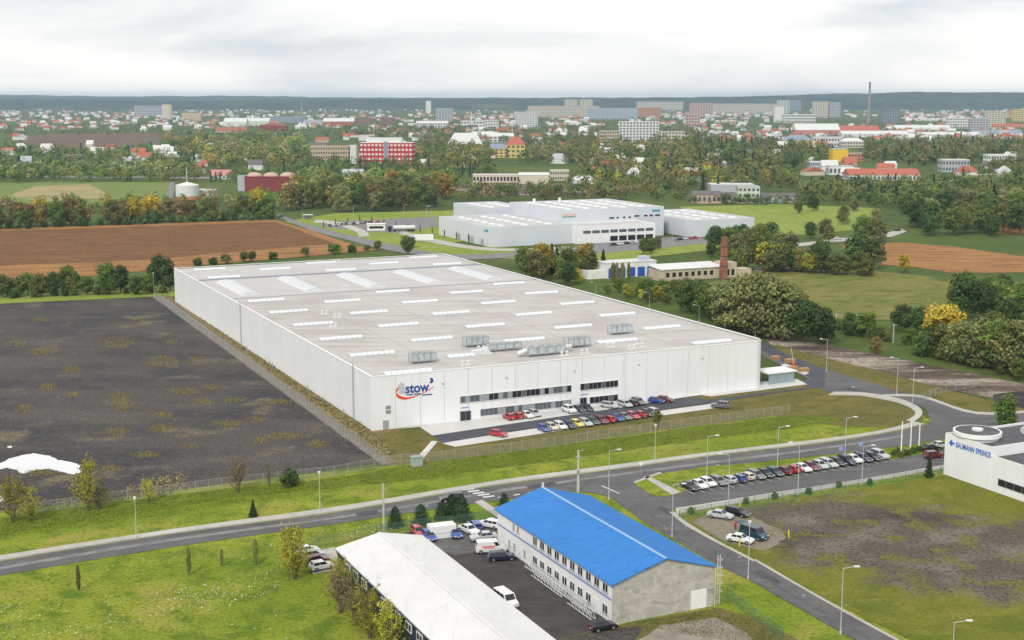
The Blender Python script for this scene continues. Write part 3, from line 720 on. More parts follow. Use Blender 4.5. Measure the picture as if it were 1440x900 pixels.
# wall sign
sign = MB()
N = 26
for k in range(N):                          # the red swoosh, thick at the left, thin at the tip
    def sw(t):
        a = R(140) + t * R(205)
        cx, cz = 9.6, 8.35
        x = cx + 3.5 * math.cos(a) * (1.0 if t < .55 else 1 + (t - .55) * 1.5)
        z = cz + 1.7 * math.sin(a) + max(0, t - .55) * 2.2
        w = .14 + .85 * math.sin(math.pi * min(1, t * 1.25 + .08)) * (1 - t * .75)
        return x, z, w
    x0, z0, w0 = sw(k / N); x1, z1, w1 = sw((k + 1) / N)
    sign.hexa([(x0, .30, z0 - w0 / 2), (x1, .30, z1 - w1 / 2), (x1, .36, z1 - w1 / 2), (x0, .36, z0 - w0 / 2)], [(x0, .30, z0 + w0 / 2), (x1, .30, z1 + w1 / 2), (x1, .36, z1 + w1 / 2), (x0, .36, z0 + w0 / 2)])
sg = sign.build('wall_sign', M_SIGNRED, WH)
rotf = (math.pi / 2, 0, 0)
text_mesh('stow', 3.1, sg, 'lettering', M_SIGNBLUE, (8.35, .28, 8.0), rotf, .06, .93)
text_mesh('storage solutions', .5, sg, 'lettering', M_SIGNBLUE, (8.6, .28, 7.45), rotf, .01)
MB().box(12.4, 14.9, .27, .30, 7.05, 7.28).build('tagline', M_SIGNBLUE, sg)
pr = MB()
for k, (dx, hh) in enumerate(((0, 2.2), (.5, 2.6), (1.0, 2.3))):
    pr.hexa([(6.9 + dx, .24, 8.0), (7.3 + dx, .24, 8.0), (7.3 + dx, .29, 8.0), (6.9 + dx, .29, 8.0)], [(6.6 + dx, .24, 8.0 + hh), (6.95 + dx, .24, 8.0 + hh), (6.95 + dx, .29, 8.0 + hh), (6.6 + dx, .29, 8.0 + hh)])
pr.build('emblem', M_SIGNGREY, sg)
bl = MB()
for k in range(12):
    a, b = 2 * math.pi * k / 12, 2 * math.pi * (k + 1) / 12
    if k in (4, 5, 6, 7): continue
    bl.add([(14.6, .25, 10.35), (14.6 + .62 * math.cos(a), .25, 10.35 + .62 * math.sin(a)), (14.6 + .62 * math.cos(b), .25, 10.35 + .62 * math.sin(b))], [(0, 1, 2)])
bl.build('ball', M_SIGNBLUE, sg)

# glazed shelter at the warehouse's right end
sh = empty('glazed_shelter', G(1089, 541), GRID, 'flat white canopy on glazed walls beside the warehouse corner', 'shelter')
MB().box(-2, 7, 0, 6, 2.9, 3.3).build('roof', M_WHITEPLAIN, sh)
for x in (-1.5, 1.2, 3.9, 6.5):
    for y in (.4, 5.6): MB().box(x - .06, x + .06, y - .06, y + .06, 0, 2.9).build('post', M_GALV, sh)
for x in (-1.44, 1.26, 3.96): MB().box(x, x + 2.55, .38, .42, .2, 2.8).build('pane', netting('clear_pane', (.35, .45, .47), .55), sh)

# ------------------------------------------------------------------ the blue-roofed office building
BL = empty('office_building', (14.4, 181.7, 0), GRID, 'two-storey white building with bright blue sheet roof and bare concrete gable', 'building')
bw, blg, be, br = 17.0, 39.2, 6.1, 8.6
MB().box(0, bw, .3, blg, 0, be).build('wall', M_CREAMWALL, BL)
MB().add([(0, 0, 0), (bw, 0, 0), (bw, 0, be), (bw / 2, 0, br - .05), (0, 0, be), (0, .3, 0), (bw, .3, 0), (bw, .3, be), (bw / 2, .3, br - .05), (0, .3, be)], [(0, 1, 2, 3, 4), (9, 8, 7, 6, 5), (0, 5, 6, 1), (1, 6, 7, 2), (2, 7, 8, 3), (3, 8, 9, 4), (4, 9, 5, 0)]).build('gable_wall', M_CONCRETE, BL)
MB().add([(0, blg - .02, be), (bw, blg - .02, be), (bw / 2, blg - .02, br - .05)], [(0, 1, 2)]).build('rear_gable', M_CREAMWALL, BL)
for s in (0, 1):
    x0, x1 = (-.45, bw / 2) if s == 0 else (bw + .45, bw / 2)
    z0 = be - .12
    rb = MB()
    rb.hexa([(x0, -.35, z0), (x1, -.35, br - .02), (x1, blg + .35, br - .02), (x0, blg + .35, z0)] if s == 0 else [(x1, -.35, br - .02), (x0, -.35, z0), (x0, blg + .35, z0), (x1, blg + .35, br - .02)],
            [(x0, -.35, z0 + .16), (x1, -.35, br + .14), (x1, blg + .35, br + .14), (x0, blg + .35, z0 + .16)] if s == 0 else [(x1, -.35, br + .14), (x0, -.35, z0 + .16), (x0, blg + .35, z0 + .16), (x1, blg + .35, br + .14)])
    ro = rb.build('roof_slope', M_BLUEROOF, BL)
    rs = MB()                   # standing ribs of the sheets
    k = 0
    y = 0.0
    while y < blg:
        rs.hexa([(x0, y, z0 + .16), (x1, y, br + .14), (x1, y + .07, br + .14), (x0, y + .07, z0 + .16)], [(x0, y, z0 + .2), (x1, y, br + .18), (x1, y + .07, br + .18), (x0, y + .07, z0 + .2)])
        y += .55
    props(rs.build('sheet_rib', M_BLUEROOF, ro), kind='stuff')
    MB().tube((x0, -.3, z0 + .02), (x0, blg + .3, z0 + .02), .09, n=6).build('gutter', M_RIDGE if s else M_BLUEROOF, BL)
MB().hexa([(bw / 2 - .28, -.36, br + .12), (bw / 2 + .28, -.36, br + .12), (bw / 2 + .28, blg + .36, br + .12), (bw / 2 - .28, blg + .36, br + .12)], [(bw / 2 - .06, -.36, br + .28), (bw / 2 + .06, -.36, br + .28), (bw / 2 + .06, blg + .36, br + .28), (bw / 2 - .06, blg + .36, br + .28)]).build('ridge_cap', M_RIDGE, BL)
MB().box(-.03, 0, .32, blg, 3.35, 3.7).build('wall_band', M_BLUETRIM, BL)
def sash(y, z, w=1.5, h=1.35):
    o = MB().box(-.06, 0, y - w / 2, y + w / 2, z, z + h).build('window', M_FRAME, BL)
    for k in (0, 1):
        c = y - w / 4 + k * w / 2
        MB().box(-.075, -.058, c - w / 4 + .09, c + w / 4 - .09, z + .1, z + h - .1).build('pane', M_GLASS, o)
    MB().box(-.16, 0, y - w / 2 - .08, y + w / 2 + .08, z - .1, z - .02).build('sill', M_FLASH, o)
for k in range(10): sash(2.3 + k * 2.52, 4.15)
for y, z in ((31.2, 4.3), (32.8, 4.3)): sash(y, z, .7, 1.1)
for k in range(8): sash(7.3 + k * 2.52, .95)
sash(2.3, .95)
for y in (28.7, 32.5, 34.5): sash(y, 1.1, .7, 1.1)
for y, w in ((5.0, 1.3), (30.2, 1.0)):
    d = MB().box(-.07, 0, y - w / 2, y + w / 2, .05, 2.3).build('door', M_WHITEPLAIN, BL)
    MB().box(-.12, -.07, y + w / 2 - .2, y + w / 2 - .12, 1.0, 1.15).build('handle', M_DARKPL, d)
gd = MB().box(13.0, 15.7, -.06, 0, .05, 2.95).build('roller_door', M_WHITEPLAIN, BL)
for k in range(8): MB().box(13.03, 15.67, -.075, -.061, .1 + k * .36, .42 + k * .36).build('slat', M_WHITEPLAIN, gd)
MB().tube((bw + .12, -.12, 0), (bw + .12, -.12, be), .07).build('downpipe', M_STEEL, BL)
MB().tube((-.12, .18, 0), (-.12, .18, be), .06).build('downpipe', M_STEEL, BL)
ld = MB()
for s in (0, .5): ld.box(bw + .2 + s, bw + .26 + s, -.5, -.44, .3, 8.0)
for k in range(24): ld.box(bw + .2, bw + .76, -.49, -.45, .6 + k * .31, .64 + k * .31)
for k in range(5):
    z = 2.6 + k * 1.2
    for i in range(6):
        a0, a1 = math.pi + math.pi * i / 6, math.pi + math.pi * (i + 1) / 6
        ld.tube((bw + .48 + .42 * math.cos(a0), -.5 + .75 * math.sin(a0), z), (bw + .48 + .42 * math.cos(a1), -.5 + .75 * math.sin(a1), z), .03, n=4)
ld.build('cage_ladder', M_STEEL, BL)
MB().tube((bw / 2, blg, br), (bw / 2, blg, br + .9), .2, n=8).build('flue', M_STEEL, BL)
# steel trusses leaning along the wall
tr = empty('steel_truss', tuple(BL.matrix_basis @ Vector((-1.3, 12, 0))), GRID, 'white steel lattice trusses lying along the foot of the white wall', 'truss')
for n_, (ya, yb, zz, xx) in enumerate(((-9.5, -2, .2, -.5), (-6, 4, .5, 0), (0, 10.5, .3, -.3), (4, 14, .6, .2))):
    m_ = MB()
    for dz in (0, 1.0):
        for dx in (-.35, .35): m_.tube((xx + dx, ya, zz + dz), (xx + dx, yb, zz + dz), .06, n=5)
    q = int((yb - ya) / 1.1)
    for k in range(q):
        a, b = ya + k * 1.1, ya + (k + 1) * 1.1
        for dx in (-.35, .35): m_.tube((xx + dx, a, zz), (xx + dx, b, zz + 1.0), .04, n=4)
        m_.tube((xx - .35, a, zz + 1.0), (xx + .35, b, zz + 1.0), .04, n=4)
    m_.build('truss_frame', M_STEEL, tr)

# ------------------------------------------------------------------ the white-roofed hall in the foreground
HL = empty('storage_hall', (-10.0, 160.0, 0), GRID, 'long hall with white gabled sheet roof and dark navy walls', 'hall')
HLM = HL.matrix_basis.inverted()
hw, hy0, hy1, he, hr = 14.6, -16.0, 44.0, 5.0, 6.5
# local frame: x across from the left eave, y along the ridge away from the camera
p_le = HLM @ G(471, 772, he); hx0 = p_le.x; hy1 = p_le.y
MB().box(hx0 + .3, hx0 + hw - .3, hy0, hy1 - .3, 0, he - .05).build('wall', M_NAVY, HL)
MB().add([(hx0 + .3, hy1 - .32, he - .05), (hx0 + hw - .3, hy1 - .32, he - .05), (hx0 + hw / 2, hy1 - .32, hr - .1)], [(0, 1, 2)]).build('gable', M_NAVY, HL)
for s in (0, 1):
    xa, xb = (hx0, hx0 + hw / 2) if s == 0 else (hx0 + hw, hx0 + hw / 2)
    ro = MB().hexa([(xa, hy0, he), (xb, hy0, hr), (xb, hy1, hr), (xa, hy1, he)], [(xa, hy0, he + .14), (xb, hy0, hr + .14), (xb, hy1, hr + .14), (xa, hy1, he + .14)]).build('roof_slope', M_HALLROOF, HL)
    rs = MB()
    y = hy0 + .5
    while y < hy1:
        rs.hexa([(xa, y, he + .14), (xb, y, hr + .14), (xb, y + .05, hr + .14), (xa, y + .05, he + .14)], [(xa, y, he + .165), (xb, y, hr + .165), (xb, y + .05, hr + .165), (xa, y + .05, he + .165)])
        y += 1.0
    props(rs.build('sheet_rib', M_HALLROOF, ro), kind='stuff')
    MB().tube((xa, hy0, he + .02), (xa, hy1, he + .02), .09).build('gutter', M_FLASH, HL)
MB().box(hx0 + hw / 2 - .25, hx0 + hw / 2 + .25, hy0, hy1 + .02, hr + .13, hr + .2).build('ridge_cap', M_HALLROOF, HL)
for v in ((491, 801), (504, 815), (517, 828), (547, 859), (565, 877), (440, 770)):
    q = None
for k, y in enumerate((hy1 - 5.2, hy1 - 9.0, hy1 - 12.8, hy1 - 21.5, hy1 - 27, hy1 - 31, hy1 - 35)):
    o = MB().box(hx0 + .22, hx0 + .3, y - 1.1, y + 1.1, 3.0, 4.3).build('window', M_FRAME, HL)
    for c in (-.5, .5): MB().box(hx0 + .2, hx0 + .222, y + c - .38, y + c + .38, 3.2, 4.1).build('pane', M_GLASS, o)
for y in (hy1 - 7, hy1 - 24.5): MB().tube((hx0 + .2, y, 0), (hx0 + .2, y, he), .07).build('downpipe', M_STEEL, HL)

# ------------------------------------------------------------------ the white building with the round roof drum
BA = empty('company_building', (86.0, 259.4, 0), GRID, 'white flat-roofed building with blue wall lettering and a round drum on its roof', 'building')
MB().box(0, 40, -12.3, 0, 0, 8.0).build('wall', M_WHITEWALL, BA)
MB().box(.15, 40, -12.15, -.15, 8.0, 8.05).build('roof', M_BITUMEN, BA)
MB().box(0, 40, -.25, 0, 8.0, 8.5).box(0, .25, -12.3, -.25, 8.0, 8.5).box(.25, 40, -12.3, -12.05, 8.0, 8.5).build('parapet', M_WHITEPLAIN, BA)
MB().box(.06, 40, -40, -12.3, 0, 6.4).build('lower_wall', M_WHITEWALL, BA)
MB().box(.25, 40, -39.8, -12.31, 6.4, 6.45).build('lower_roof', M_BITUMEN, BA)
MB().box(.06, .3, -40, -12.31, 6.4, 6.9).build('lower_parapet', M_WHITEPLAIN, BA)
wb = MB().box(0, .07, -38, -14.3, 1.5, 2.9).build('window_strip', M_FRAMEG, BA)
for k in range(12): MB().box(-.02, 0, -38 + k * 1.97 + .06, -38 + (k + 1) * 1.97 - .06, 1.6, 2.8).build('pane', M_GLASS, wb)
dr = MB()
n = 36
for rr, z0, z1 in ((4.1, 8.05, 8.7), (4.6, 8.7, 9.5)):
    dr.prism([(4.2 + rr * math.cos(2 * math.pi * k / n), -4.2 + rr * math.sin(2 * math.pi * k / n)) for k in range(n)], z0, z1)
dr.build('roof_drum', M_WHITEPLAIN, BA)
MB().prism([(4.2 + 4.2 * math.cos(2 * math.pi * k / n), -4.2 + 4.2 * math.sin(2 * math.pi * k / n)) for k in range(n)], 9.5, 9.53).build('drum_roof', M_BITUMEN, BA)
MB().prism([(4.2 + 1.1 * math.cos(2 * math.pi * k / 16), -4.2 + 1.1 * math.sin(2 * math.pi * k / 16)) for k in range(16)], 9.53, 9.9).build('drum_skylight', M_SKYLIGHT, BA)
ft = text_mesh('BAUMANN SPRINGS', 1.55, BA, 'wall_lettering', M_SIGNBLUE2, (-.05, -3.0, 6.3), (math.pi / 2, 0, -math.pi / 2), .025, .60, 1.12)
MB().box(-.05, 0, -2.0, -1.5, 6.3, 7.4).box(-.06, -.001, -2.6, -1.2, 6.65, 7.05).build('emblem', M_SIGNBLUE2, BA)
pl = MB()
for k in range(6): pl.tube((14 + k * 1.2, -6.5, 8.9 + .25 * math.sin(k)), (15.2 + k * 1.2, -6.5, 8.9 + .25 * math.sin(k + 1)), .8, n=10)
pl.box(13.5, 21, -10, -8, 8.3, 9.6)
pl.build('roof_plant', M_STEEL, BA)
MB().box(6, 9, -18, -15.5, 6.45, 6.9).build('roof_hatch', M_WHITEPLAIN, BA)

# ------------------------------------------------------------------ the factory behind
FA = empty('factory', (-10.7, 672, 0), R(24.8), 'pale grey factory of stepped blocks with a white two-storey office front', 'factory')
M_FACT = mat('pale_grey_cladding', (0.60, 0.63, 0.68), .5, .3, layers=[((0.56, 0.59, 0.64), .06, .45, .65)])
M_FACTROOF = mat('factory_roof', (0.52, 0.51, 0.50), .85, .2, layers=[((0.44, 0.43, 0.42), .06, .45, .65)])
def block(x0, x1, y0, y1, h, name='block', par=FA, wm=M_FACT, rm=M_FACTROOF, p=.5):
    o = MB().box(x0, x1, y0, y1, 0, h).build(name, wm, par)
    MB().box(x0 + .4, x1 - .4, y0 + .4, y1 - .4, h, h + .08).build('roof', rm, o)
    MB().box(x0, x1, y0, y0 + .38, h, h + p).box(x0, x1, y1 - .38, y1, h, h + p).box(x0, x0 + .38, y0 + .39, y1 - .39, h, h + p).box(x1 - .38, x1, y0 + .39, y1 - .39, h, h + p).build('parapet', wm, o)
    return o
fb = [block(0, 45.9, 0, 70, 9.6, 'low_block'), block(46, 110, 15.2, 78, 15.4, 'tall_block'), block(30, 58, 78.1, 122, 12.5, 'rear_block'), block(118, 158, -1, 66, 8.8, 'right_block'), block(110.1, 117.9, 28, 60, 7, 'link_block')]
of = block(46, 93, -4.5, 15.1, 8.6, 'office_block', wm=M_WHITEWALL)
for o, (x0, x1, y0, y1, h) in zip(fb[:4], ((3, 43, 4, 66, 9.7), (50, 106, 20, 74, 15.5), (33, 55, 82, 118, 12.6), (121, 155, 3, 62, 8.9))):
    nx, ny = int((x1 - x0) / 11), int((y1 - y0) / 9)
    for i in range(nx):
        for j in range(ny):
            xx = x0 + (i + .5) * (x1 - x0) / nx; yy = y0 + (j + .5) * (y1 - y0) / ny
            MB().hexa([(xx - 1.2, yy - 2.6, h - .1), (xx + 1.2, yy - 2.6, h - .1), (xx + 1.2, yy + 2.6, h - .1), (xx - 1.2, yy + 2.6, h - .1)], [(xx - .8, yy - 2.3, h + .6), (xx + .8, yy - 2.3, h + .6), (xx + .8, yy + 2.3, h + .6), (xx - .8, yy + 2.3, h + .6)]).build('skylight', M_SKYLIGHT, o)
for x in (58, 74): MB().tube((x, 70, 15.4), (x, 70, 18), .8, n=10).build('roof_vent', M_WHITEPLAIN, fb[1])
MB().box(48, 55.5, 14.95, 15.19, 12.6, 14.0).build('sign_panel', mat('sign_pale_red', (.66, .46, .43), .6), fb[1])
MB().box(48, 55.5, 14.95, 15.19, 12.2, 12.55).build('sign_stripe', mat('sign_green', (.05, .35, .2), .6), fb[1])
for x0, x1 in ((91.5, 94.5), (97.5, 99.5), (101, 103), (104.5, 107.5)):
    MB().box(x0, x1, 15.0, 15.2, 10.9, 11.7).build('window', M_GLASS, fb[1])
for k, xx in enumerate((76, 80.5, 84.5, 88)): MB().box(xx, xx + (3 if k == 0 else 1.3), 15.0, 15.2, 10.4, 11.2).build('window', M_GLASS, fb[1])
MB().box(102.5, 107.5, 15.05, 15.2, 13.3, 14.3).build('sign_panel', mat('sign_teal', (.05, .28, .42), .5), fb[1])
MB().box(-.15, 0, 3, 7.5, 7.4, 8.5).build('sign_panel', mat('sign_teal', (.05, .28, .42), .5), fb[0])
for k in range(8):
    x = 50 + k * 5.3
    MB().box(x, x + 4.4, -4.6, -4.5, 5.2, 6.7).build('window', M_GLASSM, of)
    if k > 2: MB().box(x, x + 4.4, -4.6, -4.5, .8, 3.4).build('window', M_GLASS, of)
for y in (9, 22, 40): MB().box(-.12, 0, y, y + 3.2, 0, 3.4).build('dock_door', M_GREYDOOR, fb[0])
MB().box(112, 117, 27.8, 28, 0, 5).build('dock_door', M_GLASS, fb[4])

# ------------------------------------------------------------------ buildings of the town behind
CW = {'drabstone': (.30, .25, .21), 'white': (.66, .66, .64), 'cream': (.58, .53, .42), 'tan': (.50, .40, .27), 'grey': (.42, .43, .45), 'pink': (.52, .36, .31), 'red': (.45, .055, .05), 'brown': (.26, .15, .11), 'dark': (.08, .085, .1), 'yellow': (.62, .47, .14), 'bright_yellow': (.72, .46, .03), 'orange': (.52, .24, .12), 'pale_blue': (.42, .48, .56), 'maroon': (.22, .05, .05), 'greenish': (.55, .60, .50), 'bluegrey': (.24, .28, .34), 'redroof': (.42, .13, .085), 'rust': (.36, .13, .08), 'lightroof': (.62, .62, .60), 'darkroof': (.14, .135, .13), 'pinkroof': (.52, .22, .22)}
def wm(c): return mat('plaster_' + c, CW[c], .85, .2)
def town(name, u0, u1, vb, vt, wall, roof, label, cat, style='flat', rows=0, cols=0, depth=14.0, yaw=0.0, win=None, group=None, rh=.35, winh=.5):
    p = G((u0 + u1) / 2, vb)
    dist = p.length
    w = (u1 - u0) / FPX * math.hypot(p.x, p.y)
    h = height_at((u0 + u1) / 2, vb, vt)
    o = empty(name, p, R(yaw), label, cat, group)
    he = h if style == 'flat' else h * (1 - rh)
    x0, x1, y0, y1 = -w / 2, w / 2, 0, depth
    MB().box(x0, x1, y0, y1, -.5, he).build('wall', wm(wall), o)
    ov = .4
    if style == 'flat':
        MB().box(x0 - .15, x1 + .15, y0 - .15, y1 + .15, he, he + .5).build('roof', wm(roof), o)
    elif style == 'gable':       # ridge along the front
        MB().add([(x0 - ov, y0 - ov, he - .1), (x1 + ov, y0 - ov, he - .1), (x1 + ov, y1 + ov, he - .1), (x0 - ov, y1 + ov, he - .1), (x0 - ov, (y0 + y1) / 2, h), (x1 + ov, (y0 + y1) / 2, h)], [(0, 1, 5, 4), (2, 3, 4, 5), (1, 2, 5), (3, 0, 4), (0, 3, 2, 1)]).build('roof', wm(roof), o)
    elif style == 'front':       # gable end to the viewer
        MB().add([(x0 - ov, y0 - ov, he - .1), (x1 + ov, y0 - ov, he - .1), (x1 + ov, y1 + ov, he - .1), (x0 - ov, y1 + ov, he - .1), (0, y0 - ov, h), (0, y1 + ov, h)], [(1, 2, 5, 4), (3, 0, 4, 5), (0, 1, 4), (2, 3, 5), (0, 3, 2, 1)]).build('roof', wm(roof), o)
    elif style == 'hip':
        k = min(w, depth) * .4
        MB().add([(x0 - ov, y0 - ov, he - .1), (x1 + ov, y0 - ov, he - .1), (x1 + ov, y1 + ov, he - .1), (x0 - ov, y1 + ov, he - .1), (x0 + k, (y0 + y1) / 2, h), (x1 - k, (y0 + y1) / 2, h)], [(0, 1, 5, 4), (2, 3, 4, 5), (1, 2, 5), (3, 0, 4), (0, 3, 2, 1)]).build('roof', wm(roof), o)
    if rows:
        g = MB()
        sh_, sw_ = he / rows, w / cols
        for r in range(rows):
            for c in range(cols):
                cx, cz = x0 + (c + .5) * sw_, (r + .5) * sh_
                g.box(cx - sw_ * .3, cx + sw_ * .3, y0 - .12, y0 - .001, cz - sh_ * winh / 2, cz + sh_ * winh / 2)
            for c in range(max(1, int(depth / sw_))):
                cy = (c + .5) * depth / max(1, int(depth / sw_))
                for xs in (-1, 1):
                    a, b = (x0 - .12, x0 - .001) if xs < 0 else (x1 + .001, x1 + .12)
                    g.box(a, b, cy - sw_ * .25, cy + sw_ * .25, (r + .5) * sh_ - sh_ * winh / 2, (r + .5) * sh_ + sh_ * winh / 2)
        props(g.build('window_grid', win or M_GLASSM, o), kind='stuff')
    return o
W_ = M_FRAME
rb = town('office_block', 506, 580, 233, 201, 'red', 'lightroof', 'bright red five-storey office block with rows of white windows', 'building', rows=5, cols=14, depth=22, yaw=-4, win=W_, winh=.4)
w_ = 74 / FPX * math.hypot(rb.location.x, rb.location.y)
MB().box(-w_ * .38, w_ * .28, 4, 20, height_at(543, 233, 201) + .5, height_at(543, 233, 194)).build('roof_storey', wm('white'), rb)
MB().box(-2.5, 2.5, -.3, 0, 0, height_at(543, 233, 201) + 1.5).build('stair_bay', wm('bluegrey'), rb)
town('office_block', 437, 492, 230, 206, 'tan', 'pink', 'tan four-storey office slab with dark window rows beside the red block', 'building', rows=4, cols=16, depth=14)
town('office_wing', 491, 501, 230, 205, 'white', 'white', 'blank white stair tower at the end of the tan slab', 'building', depth=14)
town('house', 630, 678, 212, 187, 'tan', 'lightroof', 'large house under a steep pale grey roof behind autumn trees', 'house', 'hip', depth=22, rh=.6)
town('house', 688, 722, 200, 187, 'white', 'lightroof', 'white long house with pale roof left of the red-roofed villa', 'house', 'gable', 2, 6, 14)
town('villa', 712, 738, 222, 193, 'yellow', 'redroof', 'yellow villa with a red hipped roof above the trees', 'house', 'hip', 3, 4, 16)
town('villa_wing', 690, 714, 222, 202, 'yellow', 'bluegrey', 'yellow wing with grey roof joined to the red-roofed villa', 'house', 'gable', 3, 4, 12)
ch = town('chapel', 640, 663, 236, 226, 'cream', 'tan', 'small cream chapel with a white spire', 'chapel', 'gable', 0, 0, 9)
MB().box(-2, 2, -1, 3, 0, 11).tube((0, 1, 11), (0, 1, 18), 1.8, .1, 8).build('spire', wm('white'), ch)
town('school_building', 665, 731, 257, 246, 'cream', 'lightroof', 'long low cream building with a row of dark windows', 'building', rows=1, cols=14, depth=12, win=M_GLASS)
town('school_building', 730, 772, 259, 243, 'cream', 'lightroof', 'blank-walled cream hall at the end of the long low building', 'building', 'gable', depth=18, rh=.2)
town('school_building', 774, 800, 254, 240, 'cream', 'cream', 'two-storey cream school wing with even windows', 'building', rows=2, cols=8, depth=12)
town('house', 614, 636, 260, 251, 'tan', 'rust', 'small tan bungalow with rust roof beside dark conifers', 'house', 'gable', 1, 3, 9)
town('shed', 482, 510, 251, 238, 'white', 'grey', 'white shed with grey doors below the red office block', 'shed', 'gable', depth=12)
town('apartment_block', 871, 926, 203, 171, 'white', 'white', 'white eight-storey apartment slab with balconies in a grid', 'apartment block', rows=8, cols=12, depth=14, winh=.55)
town('apartment_block', 843, 871, 203, 184, 'tan', 'grey', 'low tan block joined to the left of the white slab', 'apartment block', rows=4, cols=8, depth=12)
town('apartment_block', 926, 962, 203, 185, 'cream', 'grey', 'low cream block to the right of the white slab', 'apartment block', rows=4, cols=8, depth=12)
town('apartment_block', 725, 756, 181, 158, 'white', 'cream', 'white tower block with small dark windows above autumn trees', 'apartment block', rows=8, cols=8, depth=16)
town('apartment_block', 743, 842, 165, 149, 'cream', 'pink', 'very long pinkish grey panel block below the wooded skyline', 'apartment block', rows=6, cols=34, depth=14)
for (a, b) in ((794, 812), (815, 833)):
    town('tower_block', a, b, 160, 140, 'cream', 'pink', 'pale stepped tower block rising behind the long panel block', 'apartment block', rows=9, cols=5, depth=20, group='stepped tower blocks')
town('apartment_block', 826, 896, 168, 152, 'pale_blue', 'grey', 'long blue-grey panel block between conifers', 'apartment block', rows=6, cols=26, depth=14)
town('apartment_block', 894, 930, 165, 151, 'orange', 'tan', 'orange panel block with two darker stair bays', 'apartment block', rows=6, cols=12, depth=14)
town('apartment_block', 896, 960, 155, 143, 'cream', 'grey', 'pale long block on the skyline behind the orange block', 'apartment block', rows=5, cols=22, depth=14)
town('apartment_block', 947, 995, 152, 138, 'bluegrey', 'white', 'grey slab highest on the skyline with white top edge', 'apartment block', rows=6, cols=16, depth=14)
town('apartment_block', 970, 1002, 163, 145, 'pink', 'white', 'pinkish white tower slab with vertical stair strips', 'apartment block', rows=8, cols=9, depth=14)
town('apartment_block', 1000, 1091, 160, 146, 'cream', 'cream', 'very long cream block with stepped white roof edge', 'apartment block', rows=5, cols=34, depth=14)
town('tower_block', 1093, 1110, 160, 141, 'greenish', 'grey', 'greenish square tower block beside the long cream block', 'apartment block', rows=8, cols=4, depth=18)
town('tower_block', 1110, 1126, 156, 141, 'bluegrey', 'grey', 'blue-grey square tower block on the skyline', 'apartment block', rows=7, cols=4, depth=18)
town('tower_block', 1089, 1102, 172, 150, 'white', 'white', 'narrow white and grey tower at the end of the white office slab', 'building', rows=0, depth=14)
town('office_slab', 1101, 1146, 173, 161, 'white', 'white', 'white office slab with two dark window bands', 'building', rows=3, cols=18, depth=14, win=M_GLASS)
town('tower_block', 1143, 1165, 165, 143, 'cream', 'cream', 'broad cream tower block left of the tall chimney', 'apartment block', rows=10, cols=7, depth=18)
town('tower_block', 1165, 1181, 165, 144, 'grey', 'grey', 'grey half of the broad tower pair left of the chimney', 'apartment block', rows=10, cols=5, depth=18)
town('tower_block', 1241, 1263, 174, 156, 'bluegrey', 'dark', 'dark blue-grey tower block right of the tall chimney', 'apartment block', rows=8, cols=7, depth=18, win=M_GLASS)
town('office_block', 964, 984, 178, 161, 'pink', 'pink', 'small salmon pink block standing among trees', 'building', rows=4, cols=5, depth=14)
town('hall', 1120, 1180, 190, 174, 'pinkroof', 'lightroof', 'wide pale hall roof with pink front below the white office slab', 'hall', 'gable', depth=40, rh=.55)
town('hall', 1178, 1236, 189, 177, 'pinkroof', 'redroof', 'wide hall with bright red roof at the chimney foot', 'hall', 'gable', depth=40, rh=.5)
town('warehouse_row', 1186, 1275, 193, 184, 'white', 'lightroof', 'long low white shed roof in front of the red hall', 'shed', 'gable', depth=30, rh=.5)
town('warehouse_row', 1262, 1335, 185, 176, 'white', 'lightroof', 'long white shed roofs right of the dark tower', 'shed', 'gable', depth=40, rh=.5)
town('warehouse_row', 1300, 1370, 193, 186, 'grey', 'lightroof', 'low grey shed with pale roof behind round trees', 'shed', 'gable', depth=30, rh=.5)
town('warehouse_row', 1370, 1436, 191, 183, 'white', 'bluegrey', 'low shed with blue-grey roof near the edge of town', 'shed', 'gable', depth=30, rh=.5)
town('hall', 1103, 1144, 209, 190, 'yellow', 'bluegrey', 'yellow hall with blue-grey hipped roof behind dark trees', 'hall', 'hip', depth=30, rh=.4)
town('school_building', 1145, 1184, 207, 193, 'white', 'lightroof', 'white school building with columns beside the yellow hall', 'building', rows=2, cols=10, depth=16)
town('school_building', 1184, 1214, 208, 194, 'cream', 'lightroof', 'pale cream school wing with grey hipped roof', 'building', 'hip', 2, 8, 18)
town('hall', 1171, 1192, 228, 210, 'bright_yellow', 'grey', 'vivid yellow cube-shaped hall among trees', 'hall', depth=20)
town('hall', 1192, 1214, 227, 216, 'orange', 'grey', 'low orange hall joined to the vivid yellow one', 'hall', rows=2, cols=5, depth=14)
town('apartment_block', 1333, 1366, 181, 166, 'white', 'white', 'white four-storey block near the town edge', 'apartment block', rows=4, cols=10, depth=14)
town('apartment_block', 1365, 1389, 184, 167, 'grey', 'white', 'light grey block with dark loggias beside white ones', 'apartment block', rows=5, cols=6, depth=14)
town('apartment_block', 1386, 1413, 179, 157, 'cream', 'cream', 'cream eight-storey block above red roofs', 'apartment block', rows=8, cols=7, depth=14)
town('apartment_block', 1424, 1450, 171, 154, 'yellow', 'cream', 'yellow block cut by the frame edge on the skyline', 'apartment block', rows=6, cols=7, depth=14)
town('house', 1398, 1432, 182, 174, 'white', 'redroof', 'long house with orange-red roof below the cream block', 'house', 'gable', depth=14, rh=.6)
town('supermarket', 1196, 1292, 254, 238, 'white', 'redroof', 'white shop building with a broad bright red roof', 'shop', 'gable', 1, 18, 26, rh=.5)
town('office_block', 1139, 1166, 240, 228, 'pale_blue', 'lightroof', 'pale blue flat building left of the red roof', 'building', rows=2, cols=8, depth=14)
